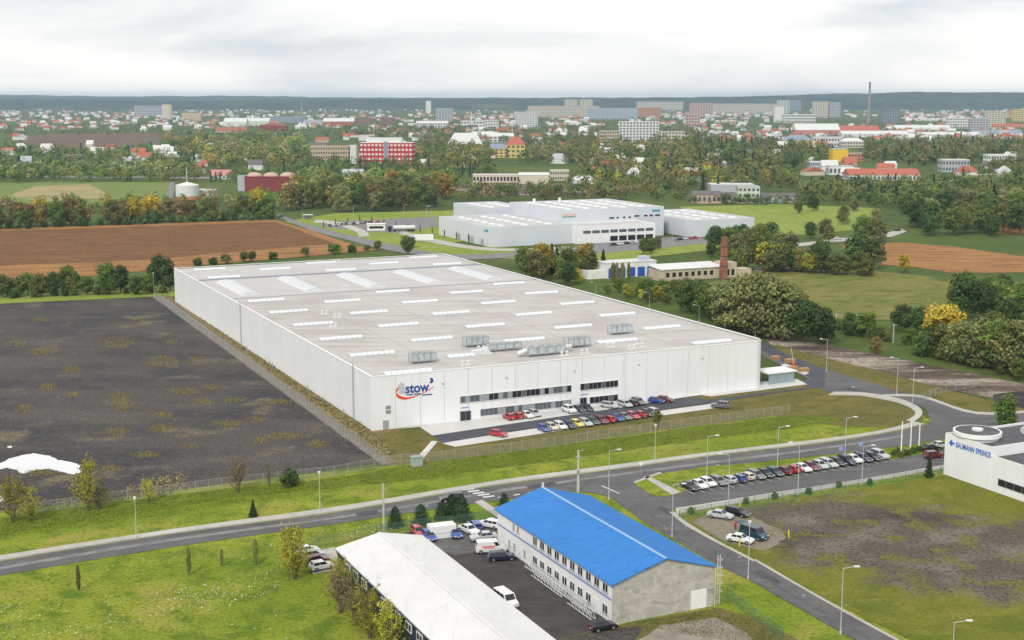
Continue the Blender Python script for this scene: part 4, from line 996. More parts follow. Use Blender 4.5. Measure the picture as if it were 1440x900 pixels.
town('shed', 1166, 1200, 246, 234, 'white', 'grey', 'white flat annex between the blue building and red roof', 'shed', rows=1, cols=6, depth=14)
town('office_block', 1326, 1362, 242, 225, 'grey', 'lightroof', 'grey workshop with pale flat roof among round trees', 'building', rows=2, cols=9, depth=16)
town('office_block', 1390, 1426, 238, 218, 'white', 'white', 'white three-storey office with window bands near the right edge', 'building', rows=3, cols=10, depth=16, win=M_GLASSM)
town('shed', 1362, 1402, 256, 246, 'yellow', 'lightroof', 'low yellow shed behind the dark hedge', 'shed', depth=12)
town('workshop', 974, 1014, 286, 269, 'pink', 'darkroof', 'salmon pink workshop with dark roof beyond the green meadow', 'workshop', 'gable', 1, 6, 14, rh=.3)
town('workshop', 1014, 1040, 284, 271, 'grey', 'darkroof', 'grey workshop with dark roof between pink and pale green houses', 'workshop', 'gable', 1, 5, 14, rh=.35)
town('house', 1038, 1068, 286, 263, 'greenish', 'grey', 'pale green three-storey house beyond the meadow', 'house', rows=3, cols=5, depth=12)
town('shed', 1068, 1122, 285, 272, 'pale_blue', 'darkroof', 'long pale blue shed with dark roof right of the green house', 'shed', 'gable', depth=12, rh=.35)
town('shed', 1000, 1060, 270, 260, 'grey', 'lightroof', 'flat grey sheds behind the pink workshop', 'shed', depth=20)
town('silo_building', 345, 414, 269, 249, 'maroon', 'maroon', 'dark red brick works with three domed roofs', 'works')
sb = [o for o in COL.objects if o.name.startswith('silo_building')][0]
ws = 69 / FPX * math.hypot(sb.location.x, sb.location.y)
hs = height_at(380, 269, 249)
for k in range(3):
    d = MB(); r0 = ws / 6.4
    for j in range(4):
        a0, a1 = j / 4 * math.pi / 2, (j + 1) / 4 * math.pi / 2
        d.tube((-ws / 3 + k * ws / 3, 7, hs + .4 + 3.2 * math.sin(a0)), (-ws / 3 + k * ws / 3, 7, hs + .4 + 3.2 * math.sin(a1)), r0 * math.cos(a0), max(.2, r0 * math.cos(a1)), 14)
    d.build('dome', wm('pink'), sb)
MB().box(-ws / 2 - 6, -ws / 2 - .1, 2, 9, 0, hs + 1).build('stair_tower', wm('grey'), sb)
tk = empty('storage_tank', G(264, 280), 0, 'round white storage tank with brick base beside the farm lane', 'tank')
MB().tube((0, 0, 2.5), (0, 0, 10.5), 8.5, n=28).tube((0, 0, 10.5), (0, 0, 12.6), 8.5, 1.0, n=28).build('tank_wall', wm('white'), tk)
MB().tube((0, 0, 0), (0, 0, 2.5), 8.4, n=28).build('base', wm('orange'), tk)
MB().tube((0, 0, 12), (0, 0, 24), .25, n=6).build('mast', wm('white'), tk)
town('house', 296, 323, 252, 239, 'white', 'pinkroof', 'white farmhouse with pinkish red roof beyond the tank', 'house', 'gable', 1, 5, 12, rh=.6)
town('shed', 277, 300, 279, 268, 'grey', 'lightroof', 'grey sheds between the tank and the red works', 'shed', depth=12)
town('house', 257, 271, 216, 206, 'white', 'redroof', 'small white house with red roof on the wooded slope', 'house', 'hip', depth=10, rh=.5)
town('house', 283, 292, 234, 225, 'cream', 'redroof', 'tiny house with red roof among hedges', 'house', 'gable', depth=9, rh=.5)
town('shed', 238, 252, 302, 293, 'white', 'white', 'small white hut in the hedge beyond the brown field', 'shed', 'front', depth=6, rh=.3)
town('factory_hall', 190, 240, 164, 149, 'grey', 'grey', 'large plain grey mill building in the far left town', 'mill', rows=5, cols=20, depth=24)
town('silo_tower', 229, 241, 168, 147, 'cream', 'grey', 'narrow cream silo tower beside the grey mill', 'tower', depth=14)
town('factory_hall', 256, 282, 170, 159, 'tan', 'cream', 'tan works building right of the mill', 'works', depth=24)
town('factory_hall', 315, 346, 178, 166, 'white', 'lightroof', 'white hall with pale gabled roof left of the red-brown sheds', 'hall', 'gable', depth=34, rh=.45)
town('factory_hall', 344, 378, 177, 166, 'greenish', 'lightroof', 'pale greenish hall joined to the white hall', 'hall', 'gable', depth=34, rh=.4)
town('factory_hall', 364, 402, 184, 172, 'maroon', 'rust', 'red-brown brick shed with gabled roof', 'shed', 'front', depth=30, rh=.4)
town('factory_hall', 374, 428, 173, 164, 'bluegrey', 'bluegrey', 'dark blue-grey hall behind the red-brown shed', 'hall', depth=30)
town('factory_hall', 428, 492, 176, 169, 'grey', 'lightroof', 'long grey hall right of the thin dark chimney', 'hall', depth=30)
town('factory_hall', 455, 497, 178, 166, 'rust', 'lightroof', 'hall with rust walls and a white arched roof', 'hall', 'gable', depth=30, rh=.4)
town('house_row', 304, 346, 187, 179, 'pink', 'rust', 'row of red-roofed terraced houses below the halls', 'houses', 'gable', depth=12, rh=.55)
town('office_block', 498, 522, 176, 166, 'brown', 'brown', 'brown block beside pale roofs in the middle distance', 'building', rows=3, cols=6, depth=14)
town('office_block', 534, 554, 176, 165, 'brown', 'pink', 'square brown brick building left of the white tower', 'building', rows=3, cols=5, depth=14)
town('church_tower', 599, 606, 160, 142, 'white', 'grey', 'slender white tower against the wooded ridge', 'tower', depth=12)
town('tower_block', 613, 637, 171, 152, 'grey', 'pink', 'grey stepped block right of the slender white tower', 'building', rows=7, cols=6, depth=16)
town('house_row', 586, 630, 180, 170, 'white', 'lightroof', 'row of white houses under the grey stepped block', 'houses', 'gable', 2, 12, 12, rh=.3)
town('house_row', 648, 682, 180, 170, 'white', 'white', 'flat white building at the foot of a thin white chimney', 'building', rows=2, cols=8, depth=12)
town('house_row', 682, 701, 181, 169, 'white', 'grey', 'white three-storey block beside the thin white chimney', 'building', rows=3, cols=5, depth=12)
town('house_row', 665, 700, 194, 185, 'white', 'lightroof', 'white cottages with pale roofs behind the large grey roof', 'houses', 'gable', depth=12, rh=.5)

def stack(name, u, vb, vt, r0, r1, m, label, bands=()):
    p = G(u, vb); h = height_at(u, vb, vt)
    o = empty(name, p, 0, label, 'chimney')
    MB().tube((0, 0, 0), (0, 0, h), r0, r1, 14).build('shaft', m, o)
    for a, b in bands:
        ra, rb_ = r0 + (r1 - r0) * a, r0 + (r1 - r0) * b
        MB().tube((0, 0, h * a), (0, 0, h * b), ra + .25, rb_ + .25, 14).build('band', wm('maroon'), o)
    return o
stack('chimney', 1221, 174, 115, 5.0, 2.4, wm('drabstone'), 'tall tapering chimney with dark bands at its top', ((.94, .985), (.86, .90)))
stack('chimney', 425, 178, 141, 2.6, 1.8, wm('bluegrey'), 'thin dark chimney among the far left halls')
stack('chimney', 663, 182, 157, 1.6, 1.1, wm('white'), 'thin white chimney in the middle of the town')
stack('chimney', 239, 168, 147, 2.0, 1.4, wm('tan'), 'thin tan chimney beside the grey mill')

# scattered small houses
hr = random.Random(21)
FARV, FARF, FARM, FARSLOT = [], [], [], []
def far_house(u, v, w, h, d, wall, roof, yaw):
    """one of the houses too small to pick apart: walls and a gabled roof joined into the far-off housing"""
    p = G(u, v); c_, s_ = math.cos(yaw), math.sin(yaw)
    for c in (wall, roof):
        if c not in FARSLOT: FARSLOT.append(c)
    P = lambda x, y, z: (p.x + x * c_ - y * s_, p.y + x * s_ + y * c_, z)
    k = len(FARV); a, b, e_ = w / 2, d / 2, h * .58
    FARV.extend([P(-a, -b, -.5), P(a, -b, -.5), P(a, b, -.5), P(-a, b, -.5), P(-a, -b, e_), P(a, -b, e_), P(a, b, e_), P(-a, b, e_), P(-a, 0, h), P(a, 0, h)])
    for f, c in (((0, 1, 5, 4), wall), ((1, 2, 6, 9, 5), wall), ((2, 3, 7, 6), wall), ((3, 0, 4, 8, 7), wall), ((4, 5, 9, 8), roof), ((6, 7, 8, 9), roof)):
        FARF.append(tuple(k + i for i in f)); FARM.append(FARSLOT.index(c))
def houses(region, n, label_of, group, pal, stuff=False):
    us = [q[0] for q in region]; vs = [q[1] for q in region]
    for k in range(n):
        u, v = hr.uniform(min(us), max(us)), hr.uniform(min(vs), max(vs))
        w = hr.uniform(10, 22); p = G(u, v)
        wall, roof, rn = hr.choice(pal)
        du = w * FPX / p.length / 2
        hpx = hr.uniform(7, 13) * FPX / p.length
        if stuff:
            far_house(u, v, w, hr.uniform(6, 11), hr.uniform(8, 11), wall, roof, R(hr.uniform(-40, 40))); continue
        town('house', u - du, u + du, v, v - hpx, wall, roof, label_of % rn, 'house', hr.choice(['gable', 'gable', 'front', 'hip']), 0, 0, hr.uniform(8, 11), hr.uniform(-30, 30), group=group + ', ' + rn, rh=.5)
PAL = [('white', 'lightroof', 'pale'), ('white', 'grey', 'light grey'), ('cream', 'lightroof', 'pale'), ('white', 'redroof', 'red'), ('cream', 'rust', 'rust'), ('white', 'darkroof', 'dark grey'), ('white', 'lightroof', 'pale'), ('tan', 'redroof', 'red')]
houses([(0, 154), (250, 185)], 50, 'small far house with %s roof on the left wooded slopes', 'houses on the left slopes', PAL)
houses([(560, 178), (1440, 200)], 110, '', '', PAL, True)
houses([(0, 156), (600, 182)], 200, 'small far house with %s roof behind the factory halls', '', PAL, True)
houses([(480, 176), (960, 198)], 52, 'small house with %s roof among the town trees', 'houses among town trees', PAL)
houses([(1000, 178), (1180, 204)], 34, 'small building with %s roof left of the yellow hall', 'houses left of the yellow hall', PAL)
houses([(1270, 150), (1440, 172)], 140, 'small far house with %s roof under the right-hand ridge', '', PAL, True)
houses([(1240, 176), (1440, 200)], 40, 'pale-walled building with %s roof at the right edge of town', 'buildings at the right town edge', PAL)
houses([(600, 160), (1100, 178)], 170, 'small far house with %s roof below the long panel blocks', '', PAL, True)
houses([(430, 200), (1000, 240)], 34, 'house with %s roof half hidden in the middle tree belts', 'houses in the middle belts', PAL)
houses([(1000, 205), (1440, 250)], 30, 'house with %s roof between the right-hand tree belts', 'houses between the right belts', PAL)
houses([(-20, 196), (420, 222)], 24, 'farm building with %s roof beside the far ploughland', 'buildings by the far ploughland', PAL)
houses([(0, 152), (1440, 166)], 420, 'tiny house with %s roof at the foot of the hills', '', PAL, True)
houses([(20, 225), (420, 246)], 14, 'garden house with %s roof among hedges beyond the fields', 'garden houses', PAL)
houses([(820, 215), (1000, 262)], 12, 'garden house with %s roof in the central trees', 'garden houses in central trees', PAL)

me = bpy.data.meshes.new('far_housing')
me.from_pydata(FARV, [], FARF)
for c in FARSLOT: me.materials.append(wm(c))
me.polygons.foreach_set('material_index', FARM); me.update()
props(link('far_housing', me), 'far-off pale housing spread below the hills', 'housing', kind='stuff')
# old brick works and garages behind the warehouse
bk = empty('brick_works', G(929, 396), R(24), 'long old beige workshop with pale roof and square windows', 'workshop')
MB().box(0, 30, 0, 10, 0, 4.6).build('wall', M_OLDWALL, bk)
MB().hexa([(-.4, -.4, 4.6), (30, -.4, 4.6), (30, 10.4, 5.6), (-.4, 10.4, 5.6)], [(-.4, -.4, 4.9), (30, -.4, 4.9), (30, 10.4, 5.9), (-.4, 10.4, 5.9)]).build('roof', M_HALLROOF, bk)
for k in range(8): MB().box(2.5 + k * 3.0, 4.1 + k * 3.0, -.08, 0, 1.6, 3.4).build('window', M_GLASS, bk)
MB().box(30.05, 36, -1, 7, 0, 6.4).build('end_wall', M_OLDWALL, bk)
for k in range(2): MB().box(31 + k * 2.4, 32.4 + k * 2.4, -1.1, -1, 1, 3.6).build('window', M_GLASS, bk)
MB().box(36.05, 44, 0, 6, 0, 3.2).build('lean_to', M_OLDWALL, bk)
p = bk.matrix_basis @ Vector((29, -1.8, 0))
bc = empty('brick_chimney', p, R(24), 'square red brick chimney at the end of the beige workshop', 'chimney')
MB().hexa([(-1.3, -1.3, 0), (1.3, -1.3, 0), (1.3, 1.3, 0), (-1.3, 1.3, 0)], [(-.85, -.85, 16.5), (.85, -.85, 16.5), (.85, .85, 16.5), (-.85, .85, 16.5)]).build('shaft', M_BRICK, bc)
MB().box(-1.0, 1.0, -1.0, 1.0, 16.5, 17.3).build('crown', M_BRICK, bc)
for z in (5, 9, 13): MB().box(-1.32 + z * .025, 1.32 - z * .025, -1.32 + z * .025, 1.32 - z * .025, z, z + .3).build('iron_band', M_DARKPL, bc)
ga = empty('garage_block', G(852, 392), R(24), 'white garage block with blue doors behind the warehouse', 'garage')
MB().box(0, 24, 0, 9, 0, 6.2).build('wall', M_CREAMWALL, ga)
MB().box(-.2, 24.2, -.2, 9.2, 6.2, 6.6).build('roof', wm('lightroof'), ga)
MB().box(18, 22, 2, 6, 6.6, 8.2).build('roof_room', wm('pale_blue'), ga)
for k in range(5): MB().box(1.2 + k * 4.6, 4.6 + k * 4.6, -.1, 0, .2, 4.2).build('door', mat('garage_blue', (.03, .10, .42), .5), ga)
MB().box(-8, -.05, 1, 8, 0, 3.4).build('annex', M_CREAMWALL, ga)

# ------------------------------------------------------------------ vehicles
CARC = {'white': (.72, .72, .71), 'silver': (.45, .47, .48), 'grey': (.15, .16, .17), 'black': (.012, .012, .014), 'navy': (.012, .02, .055), 'blue': (.02, .07, .28), 'teal': (.012, .05, .075), 'red': (.42, .015, .018), 'maroon': (.14, .012, .02), 'yellow': (.68, .58, .10), 'cream': (.58, .54, .40), 'green': (.03, .07, .055), 'pink_red': (.45, .06, .07)}
def paint(c): return mat('car_paint_' + c, CARC[c], .28, .5, coat=.6)
SHAPES = {  # length, width, height, bonnet end, roof front, roof back, belt, tail drop
    'hatchback': (4.1, 1.74, 1.48, .95, .15, -1.55, .92, -1.98),
    'saloon': (4.6, 1.78, 1.45, 1.0, .25, -1.0, .93, -1.75),
    'estate': (4.6, 1.78, 1.50, 1.05, .35, -1.95, .93, -2.22),
    'suv': (4.5, 1.84, 1.72, 1.05, .35, -1.8, 1.05, -2.15),
    'van': (5.1, 1.95, 2.05, 1.75, 1.05, -2.35, 1.15, -2.5)}
TEMPL = {}
def car_parts(kind, c, cargo=False):
    key = (kind, c, cargo)
    if key in TEMPL: return TEMPL[key]
    L, W, H, cow, rf, rbk, belt, tail = SHAPES[kind]
    a, hw = L / 2, W / 2
    parts = []
    prof = [(-a + .06, .30), (-a, .55), (-a + .03, belt - .06), (tail + .05 if kind != 'saloon' else -a + .08, belt), (cow, belt + .02), (a - .35, belt - .14), (a - .04, belt - .32), (a, .5), (a - .08, .28)]
    s = MB(); n = len(prof)
    s.add([(x, -hw, z) for x, z in prof] + [(x, hw, z) for x, z in prof], [tuple(range(n - 1, -1, -1)), tuple(range(n, 2 * n))] + [(i, (i + 1) % n, n + (i + 1) % n, n + i) for i in range(n)])
    me = s.mesh('body')
    bm = bmesh.new(); bm.from_mesh(me)
    bmesh.ops.recalc_face_normals(bm, faces=bm.faces[:])
    bmesh.ops.bevel(bm, geom=bm.edges[:], offset=.07, segments=2, affect='EDGES', profile=.5)
    bm.to_mesh(me); bm.free(); me.materials.append(paint(c))
    parts.append(('body', me, (0, 0, 0)))
    t = hw - .23 if kind != 'van' else hw - .12
    lo, hi = belt - .03, H
    B = [(tail, -hw + .07, lo), (cow, -hw + .07, lo), (cow, hw - .07, lo), (tail, hw - .07, lo)]
    T = [(rbk, -t, hi), (rf, -t, hi), (rf, t, hi), (rbk, t, hi)]
    me = MB().hexa(B, T).mesh('cabin')
    bm = bmesh.new(); bm.from_mesh(me)
    bmesh.ops.bevel(bm, geom=[e for e in bm.edges if all(v.co.z > lo + .2 for v in e.verts)], offset=.09, segments=2, affect='EDGES', profile=.5)
    bm.to_mesh(me); bm.free(); me.materials.append(paint(c))
    parts.append(('cabin', me, (0, 0, 0)))
    def pane(name, q, s0, s1, t0, t1):
        q = [Vector(v) for v in q]                    # bottom a,b then top c,d
        f = lambda s_, t_: (q[0].lerp(q[1], s_)).lerp(q[3].lerp(q[2], s_), t_)
        nrm = (q[1] - q[0]).cross(q[3] - q[0]).normalized()
        pts = [f(s0, t0), f(s1, t0), f(s1, t1), f(s0, t1)]
        b0 = [p_ + nrm * -.03 for p_ in pts]; b1 = [p_ + nrm * .014 for p_ in pts]
        m_ = MB().hexa(b0, b1).mesh(name); m_.materials.append(M_GLASS)
        parts.append((name, m_, (0, 0, 0)))
    pane('windscreen', [B[1], B[2], T[2], T[1]], .08, .92, .12, .9)
    pane('rear_window', [B[3], B[0], T[0], T[3]], .12, .88, .25 if kind != 'saloon' else .1, .88)
    for side in (0, 1):
        q = [B[0], B[1], T[1], T[0]] if side == 0 else [B[2], B[3], T[3], T[2]]
        if cargo:
            pane('side_window', q, *((.78, .95) if side == 0 else (.05, .22)), .2, .86)
        else:
            cuts = ((.07, .47), (.51, .93)) if kind not in ('estate', 'van', 'suv') else ((.05, .30), (.33, .60), (.63, .94))
            for s0, s1 in cuts: pane('side_window', q, s0, s1, .14, .86)
    wr = .32 if kind not in ('suv', 'van') else .36
    wm_ = MB().tube((0, -.11, 0), (0, .11, 0), wr, n=16).mesh('wheel'); wm_.materials.append(M_TYRE)
    rm_ = MB().tube((0, -.118, 0), (0, .118, 0), wr * .62, n=12).mesh('rim'); rm_.materials.append(M_RIM)
    for x in (-a + .8, a - .85):
        for y in (-hw + .09, hw - .09): parts.append(('wheel', wm_, (x, y, wr), rm_))
    hl = MB().box(-.05, .05, -.2, .2, -.08, .08).mesh('headlight'); hl.materials.append(M_LAMP)
    tl = MB().box(-.04, .04, -.12, .12, -.14, .14).mesh('tail_light'); tl.materials.append(M_TAIL)
    for y in (-hw + .3, hw - .3):
        parts.append(('headlight', hl, (a - .03, y, belt - .3)))
        parts.append(('tail_light', tl, (-a + .02, y * 1.02, belt - .2)))
    pl_ = MB().box(-.02, .02, -.26, .26, -.06, .06).mesh('number_plate'); pl_.materials.append(M_PAINTW)
    parts.append(('number_plate', pl_, (a + .005, 0, .48)))
    parts.append(('number_plate', pl_, (-a - .005, 0, .55)))
    TEMPL[key] = parts
    return parts
CAR_LABELS = {}
def car(u, v, kind, c, heading, label, group=None, cargo=False, name=None, pos=None):
    p = G(u, v) if pos is None else pos
    o = empty(name or ('parked_van' if kind == 'van' else 'parked_car'), (p.x, p.y, .12), R(heading), label, 'van' if kind == 'van' else 'car', group)
    for q in car_parts(kind, c, cargo):
        w = link(q[0], q[1], None, o, q[2])
        if len(q) > 3: link('rim', q[3], None, w)
    return o
CN = {'pink_red': 'light red', 'green': 'dark green', 'navy': 'dark navy'}
def row(cars, a, b, heading, place, group, jit=3, seed=1):
    """cars side by side between two ground points; each is told by its neighbours"""
    r = random.Random(seed)
    A, B = G(*a), G(*b)
    n = len(cars)
    used = {}
    for i, (kind, c) in enumerate(cars):
        p = A.lerp(B, i / max(1, n - 1))
        nm = lambda k: CN.get(cars[k][1], cars[k][1])
        if i == 0: where = 'at the start of %s beside a %s car' % (place, nm(1))
        elif i == n - 1: where = 'at the far end of %s beside a %s car' % (place, nm(i - 1))
        else: where = 'between a %s and a %s car in %s' % (nm(i - 1), nm(i + 1), place)
        lab = '%s %s %s' % (nm(i), kind, where)
        h = heading + r.uniform(-jit, jit) + (180 if r.random() < .3 else 0)
        q = p + Vector((math.cos(R(heading)), math.sin(R(heading)), 0)) * r.uniform(-.3, .3)
        car(0, 0, kind, c, h, lab, group, pos=q)
long_row = [('saloon', 'black'), ('saloon', 'white'), ('hatchback', 'white'), ('estate', 'grey'), ('hatchback', 'silver'), ('hatchback', 'blue'), ('hatchback', 'cream'), ('estate', 'grey'), ('saloon', 'black'), ('hatchback', 'teal'), ('saloon', 'maroon'), ('hatchback', 'red'), ('saloon', 'white'), ('hatchback', 'maroon'), ('hatchback', 'silver'), ('estate', 'silver'), ('hatchback', 'black'), ('suv', 'navy'), ('saloon', 'white'), ('estate', 'navy'), ('estate', 'black'), ('suv', 'silver')]
row(long_row, (969, 688), (1237, 644.5), -62, 'the long row', 'cars in the long row by the grass strip')
ba = G(969, 688); bb = G(1237, 644.5)
for i in range(23):
    q = ba.lerp(bb, (i - .5) / 21)
    d = Vector((math.cos(R(-62)), math.sin(R(-62)), 0)); t_ = Vector((-d.y, d.x, 0)) * .06
    pts = [q - d * 2.2 - t_, q - d * 2.2 + t_, q + d * 3.4 + t_, q + d * 3.4 - t_]
    patch('bay_line', [(w.x, w.y) for w in pts], Z + .036, M_PAINTW, world=True)
bay_row = [('hatchback', 'blue'), ('hatchback', 'cream'), ('estate', 'white'), ('saloon', 'navy'), ('hatchback', 'yellow'), ('estate', 'silver'), ('hatchback', 'green'), ('estate', 'maroon'), ('hatchback', 'red'), ('hatchback', 'blue'), ('saloon', 'grey'), ('hatchback', 'pink_red'), ('saloon', 'red'), ('hatchback', 'black'), ('estate', 'silver')]
row(bay_row, (765, 606.5), (921, 583.5), -62, 'the drive bays', 'cars in the bays below the warehouse drive', seed=3)
row([('hatchback', 'red'), ('hatchback', 'red'), ('saloon', 'white'), ('hatchback', 'silver')], (716, 590), (752, 585.5), -62, 'the lower-window row', 'cars by the lower windows', seed=4)
row([('suv', 'white'), ('saloon', 'navy'), ('estate', 'black')], (800, 580), (824, 577), -62, 'the second-door row', 'cars left of the second door', seed=5)
row([('estate', 'silver'), ('hatchback', 'black'), ('estate', 'grey')], (879, 572), (898, 568.5), -62, 'the blank-wall row', 'cars right of the second windows', seed=6)
car(857, 574, 'estate', 'silver', -40, 'silver estate standing alone in front of the second windows')
car(923, 567, 'hatchback', 'blue', -25, 'blue hatchback beside a maroon car against the blank white wall')
car(935, 565.5, 'hatchback', 'maroon', -25, 'maroon hatchback beside a blue car against the blank white wall')
car(701, 614, 'hatchback', 'red', -32, 'red hatchback alone in the bays below the entrance door')
car(1013, 574, 'suv', 'grey', 160, 'grey off-road car at the right end of the warehouse drive')
# yard
car(603, 759, 'hatchback', 'blue', -68, 'blue hatchback next to the white container by the hall')
car(588, 753, 'hatchback', 'pink_red', -68, 'light red hatchback half hidden by the white hall roof')
car(640, 755, 'hatchback', 'blue', -70, 'blue hatchback right of the white container')
car(660, 750, 'saloon', 'white', -55, 'white saloon between two blue cars in the yard')
car(668, 744.5, 'estate', 'blue', 108, 'blue estate behind the white saloon in the yard')
car(688, 742, 'estate', 'white', 150, 'white estate near the blue roof corner in the yard')
car(703, 738, 'hatchback', 'silver', 115, 'silver hatchback tucked behind the white building corner')
car(680, 760, 'saloon', 'silver', 196, 'silver saloon standing across the yard bays')
van = car(690, 777, 'van', 'white', 10, 'white panel van with red lettering beside a dark car', cargo=True)
for k in range(3): MB().box(-1.6 + k * .2, .9 - k * .3, -.99, -.975, 1.25 - k * .16, 1.33 - k * .16).build('lettering', M_SIGNRED, van)
car(706, 788, 'estate', 'navy', 10, 'dark navy estate next to the white panel van')
car(711, 851, 'van', 'white', -62, 'white minibus in the gravel yard beside the hall')
car(636, 706, 'suv', 'black', 190, 'black off-road car driving on the road near the crossing', name='driven_car')
car(453, 801, 'hatchback', 'white', 30, 'white hatchback at the front of three cars left of the hall')
car(446, 793, 'hatchback', 'maroon', 30, 'dark red hatchback in the middle of three cars left of the hall')
car(440, 786, 'estate', 'silver', 30, 'silver estate partly hidden by the bush left of the hall')
car(432, 779, 'hatchback', 'white', 30, 'white hatchback mostly hidden behind the bush left of the hall')
car(1013, 729, 'saloon', 'silver', -28, 'silver saloon on the trodden plot beside a black car')
car(1037, 725.5, 'estate', 'black', -40, 'black estate on the trodden plot beside a silver car')
car(1041, 763, 'saloon', 'white', -30, 'white saloon parked beside the dark green van')
gv = car(1060, 757, 'van', 'teal', -50, 'dark teal van with raised tailgate on the trodden plot')
MB().hexa([(-2.55, -.85, 1.95), (-2.5, -.85, 1.95), (-2.5, .85, 1.95), (-2.55, .85, 1.95)], [(-3.5, -.85, 2.2), (-3.45, -.85, 2.25), (-3.45, .85, 2.25), (-3.5, .85, 2.2)]).build('tailgate', paint('teal'), gv)
car(1313, 644, 'estate', 'maroon', 20, 'maroon estate at the corner of the white company building')
car(1309, 634, 'saloon', 'black', 20, 'black saloon behind the maroon estate')
car(1322, 630, 'saloon', 'silver', 20, 'silver saloon half hidden by the company building')
car(848, 886, 'hatchback', 'black', 25, 'black hatchback at the foot of the concrete gable corner')
car(396, 305, 'saloon', 'navy', 120, 'dark car driving on the road beside the brown field', name='driven_car')
car(1262, 325, 'saloon', 'black', 30, 'dark car driving on the far lane among trees', name='driven_car')
car(1178, 337, 'saloon', 'white', 30, 'white car driving on the pale far lane', name='driven_car')
fr2 = random.Random(8)
fc = ['black', 'white', 'silver', 'navy', 'black', 'silver', 'black', 'white', 'grey', 'black', 'navy', 'silver', 'red']
for i, c in enumerate(fc):
    car(464 + i * 5.6, 318.5 - i * .45, 'hatchback', c, 95, 'small distant car in the factory car park', 'cars in the factory car park')
for i, c in enumerate(['black', 'white', 'black', 'silver', 'white', 'black']):
    car(862 + i * 9, 345.5 - i * .9, 'saloon', c, 200, 'distant car in front of the factory office', 'cars before the factory office')
for i, c in enumerate(['navy', 'white', 'red', 'red']):
    car(955 + i * 7, 338 - i * .6, 'saloon', c, 200, 'distant car by the factory right block', 'cars by the factory right block')
tkp = G(551, 326)
tt = empty('tanker_truck', (tkp.x, tkp.y, .08), R(8), 'tanker truck with blue cab and long white tank in the factory yard', 'truck')
MB().box(-2.3, 0, -1.2, 1.2, .6, 3.3).build('cab', paint('navy'), tt, bevel=.12)
MB().box(-2.33, -2.29, -1.0, 1.0, 1.9, 2.9).build('windscreen', M_GLASS, tt)
MB().tube((.8, 0, 2.3), (13, 0, 2.3), 1.2, n=18).build('tank', M_STEEL, tt, smooth=False)
MB().box(.3, 13, -.5, .5, .7, 1.2).build('chassis', M_DARKPL, tt)
tw = MB().tube((0, -.15, 0), (0, .15, 0), .5, n=14).mesh('wheel'); tw.materials.append(M_TYRE)
for x in (-1.2, 1.6, 9.4, 10.7, 12):
    for y in (-1.05, 1.05): link('wheel', tw, None, tt, (x, y, .5))
# portable cabins and boxes
cb = empty('gate_cabin', G(529, 324), R(8), 'white gatehouse cabin at the factory entrance', 'cabin')
MB().box(-5, 5, -2, 2, .1, 3.6).build('wall', M_WHITEPLAIN, cb); MB().box(-5.4, 5.4, -2.4, 2.4, 3.6, 4.0).build('roof', M_WHITEPLAIN, cb); MB().box(-4, 4, -2.05, -2, 1.2, 2.6).build('window', M_GLASS, cb)
cb = empty('bus_shelter', G(433, 308), R(8), 'small white bus shelter beside the factory road', 'shelter')
MB().box(-3, 3, -1.5, 1.5, 2.5, 2.8).build('roof', M_WHITEPLAIN, cb); MB().box(-2.8, 2.8, 1.2, 1.3, 0, 2.5).build('back_wall', M_GREYDOOR, cb)
for x in (-2.7, 2.7): MB().box(x - .08, x + .08, -1.2, -1.04, 0, 2.5).build('post', M_GALV, cb)
cb = empty('board_sign', G(596, 340), R(10), 'blank white notice board on the factory lawn', 'sign')
MB().box(-5, 5, 0, .2, .8, 4).build('board', M_WHITEPLAIN, cb)
for x in (-4, 4): MB().box(x - .12, x + .12, .2, .4, 0, 3.8).build('post', M_GALV, cb)
cn = empty('container', G(621, 755), R(20), 'white steel container between two blue cars in the yard', 'container')
MB().box(-2.3, 2.3, -1.1, 1.1, .1, 2.3).build('box', M_WHITEPLAIN, cn, bevel=.04)
MB().box(-2.32, 2.32, -1.13, -1.1, 1.0, 1.06).build('seam', M_GREYDOOR, cn)
cab = empty('utility_cabinet', G(586, 655), GRID, 'green-grey utility cabinet beside the concrete footpath', 'cabinet')
MB().box(-1.1, 1.1, -.7, .7, 0, 1.9).build('casing', mat('cabinet_paint', (.33, .40, .35), .6), cab, bevel=.04); MB().box(-1.2, 1.2, -.8, .8, 1.9, 2.05).build('lid', M_GREYDOOR, cab)
for i, (u, v, s) in enumerate(((1090, 506, 1.0), (1111, 510, 1.3), (1114, 521, 1.2), (1130, 523, 1.2))):
    b = empty('timber_stack', G(u, v), R(20), 'stack of pale timber pallets beside the service road', 'pallets', 'pallet stacks by the service road')
    for k in range(4): MB().box(-1.2 * s, 1.2 * s, -.7, .7, k * .3, k * .3 + .22).build('pallet', mat('raw_timber', (.42, .26, .12), .8), b)
gt = empty('gate_barrier', G(1116, 517), R(25), 'red and white barrier post on the kerb island', 'barrier')
MB().box(-.3, .3, -.3, .3, 0, 1.2).build('housing', M_SIGNRED, gt); MB().tube((0, 0, 1.0), (-1.0, 0, 5.5), .06).build('arm', M_WHITEPLAIN, gt)
for i, (u, v) in enumerate(((1040.5, 718), (1109, 757), (1040, 769))):
    b = empty('marker_post', G(u, v), 0, 'short yellow marker post on the trodden plot', 'post', 'yellow marker posts')
    MB().tube((0, 0, 0), (0, 0, 1.5), .12, n=8).build('shaft', M_YELLOW, b)

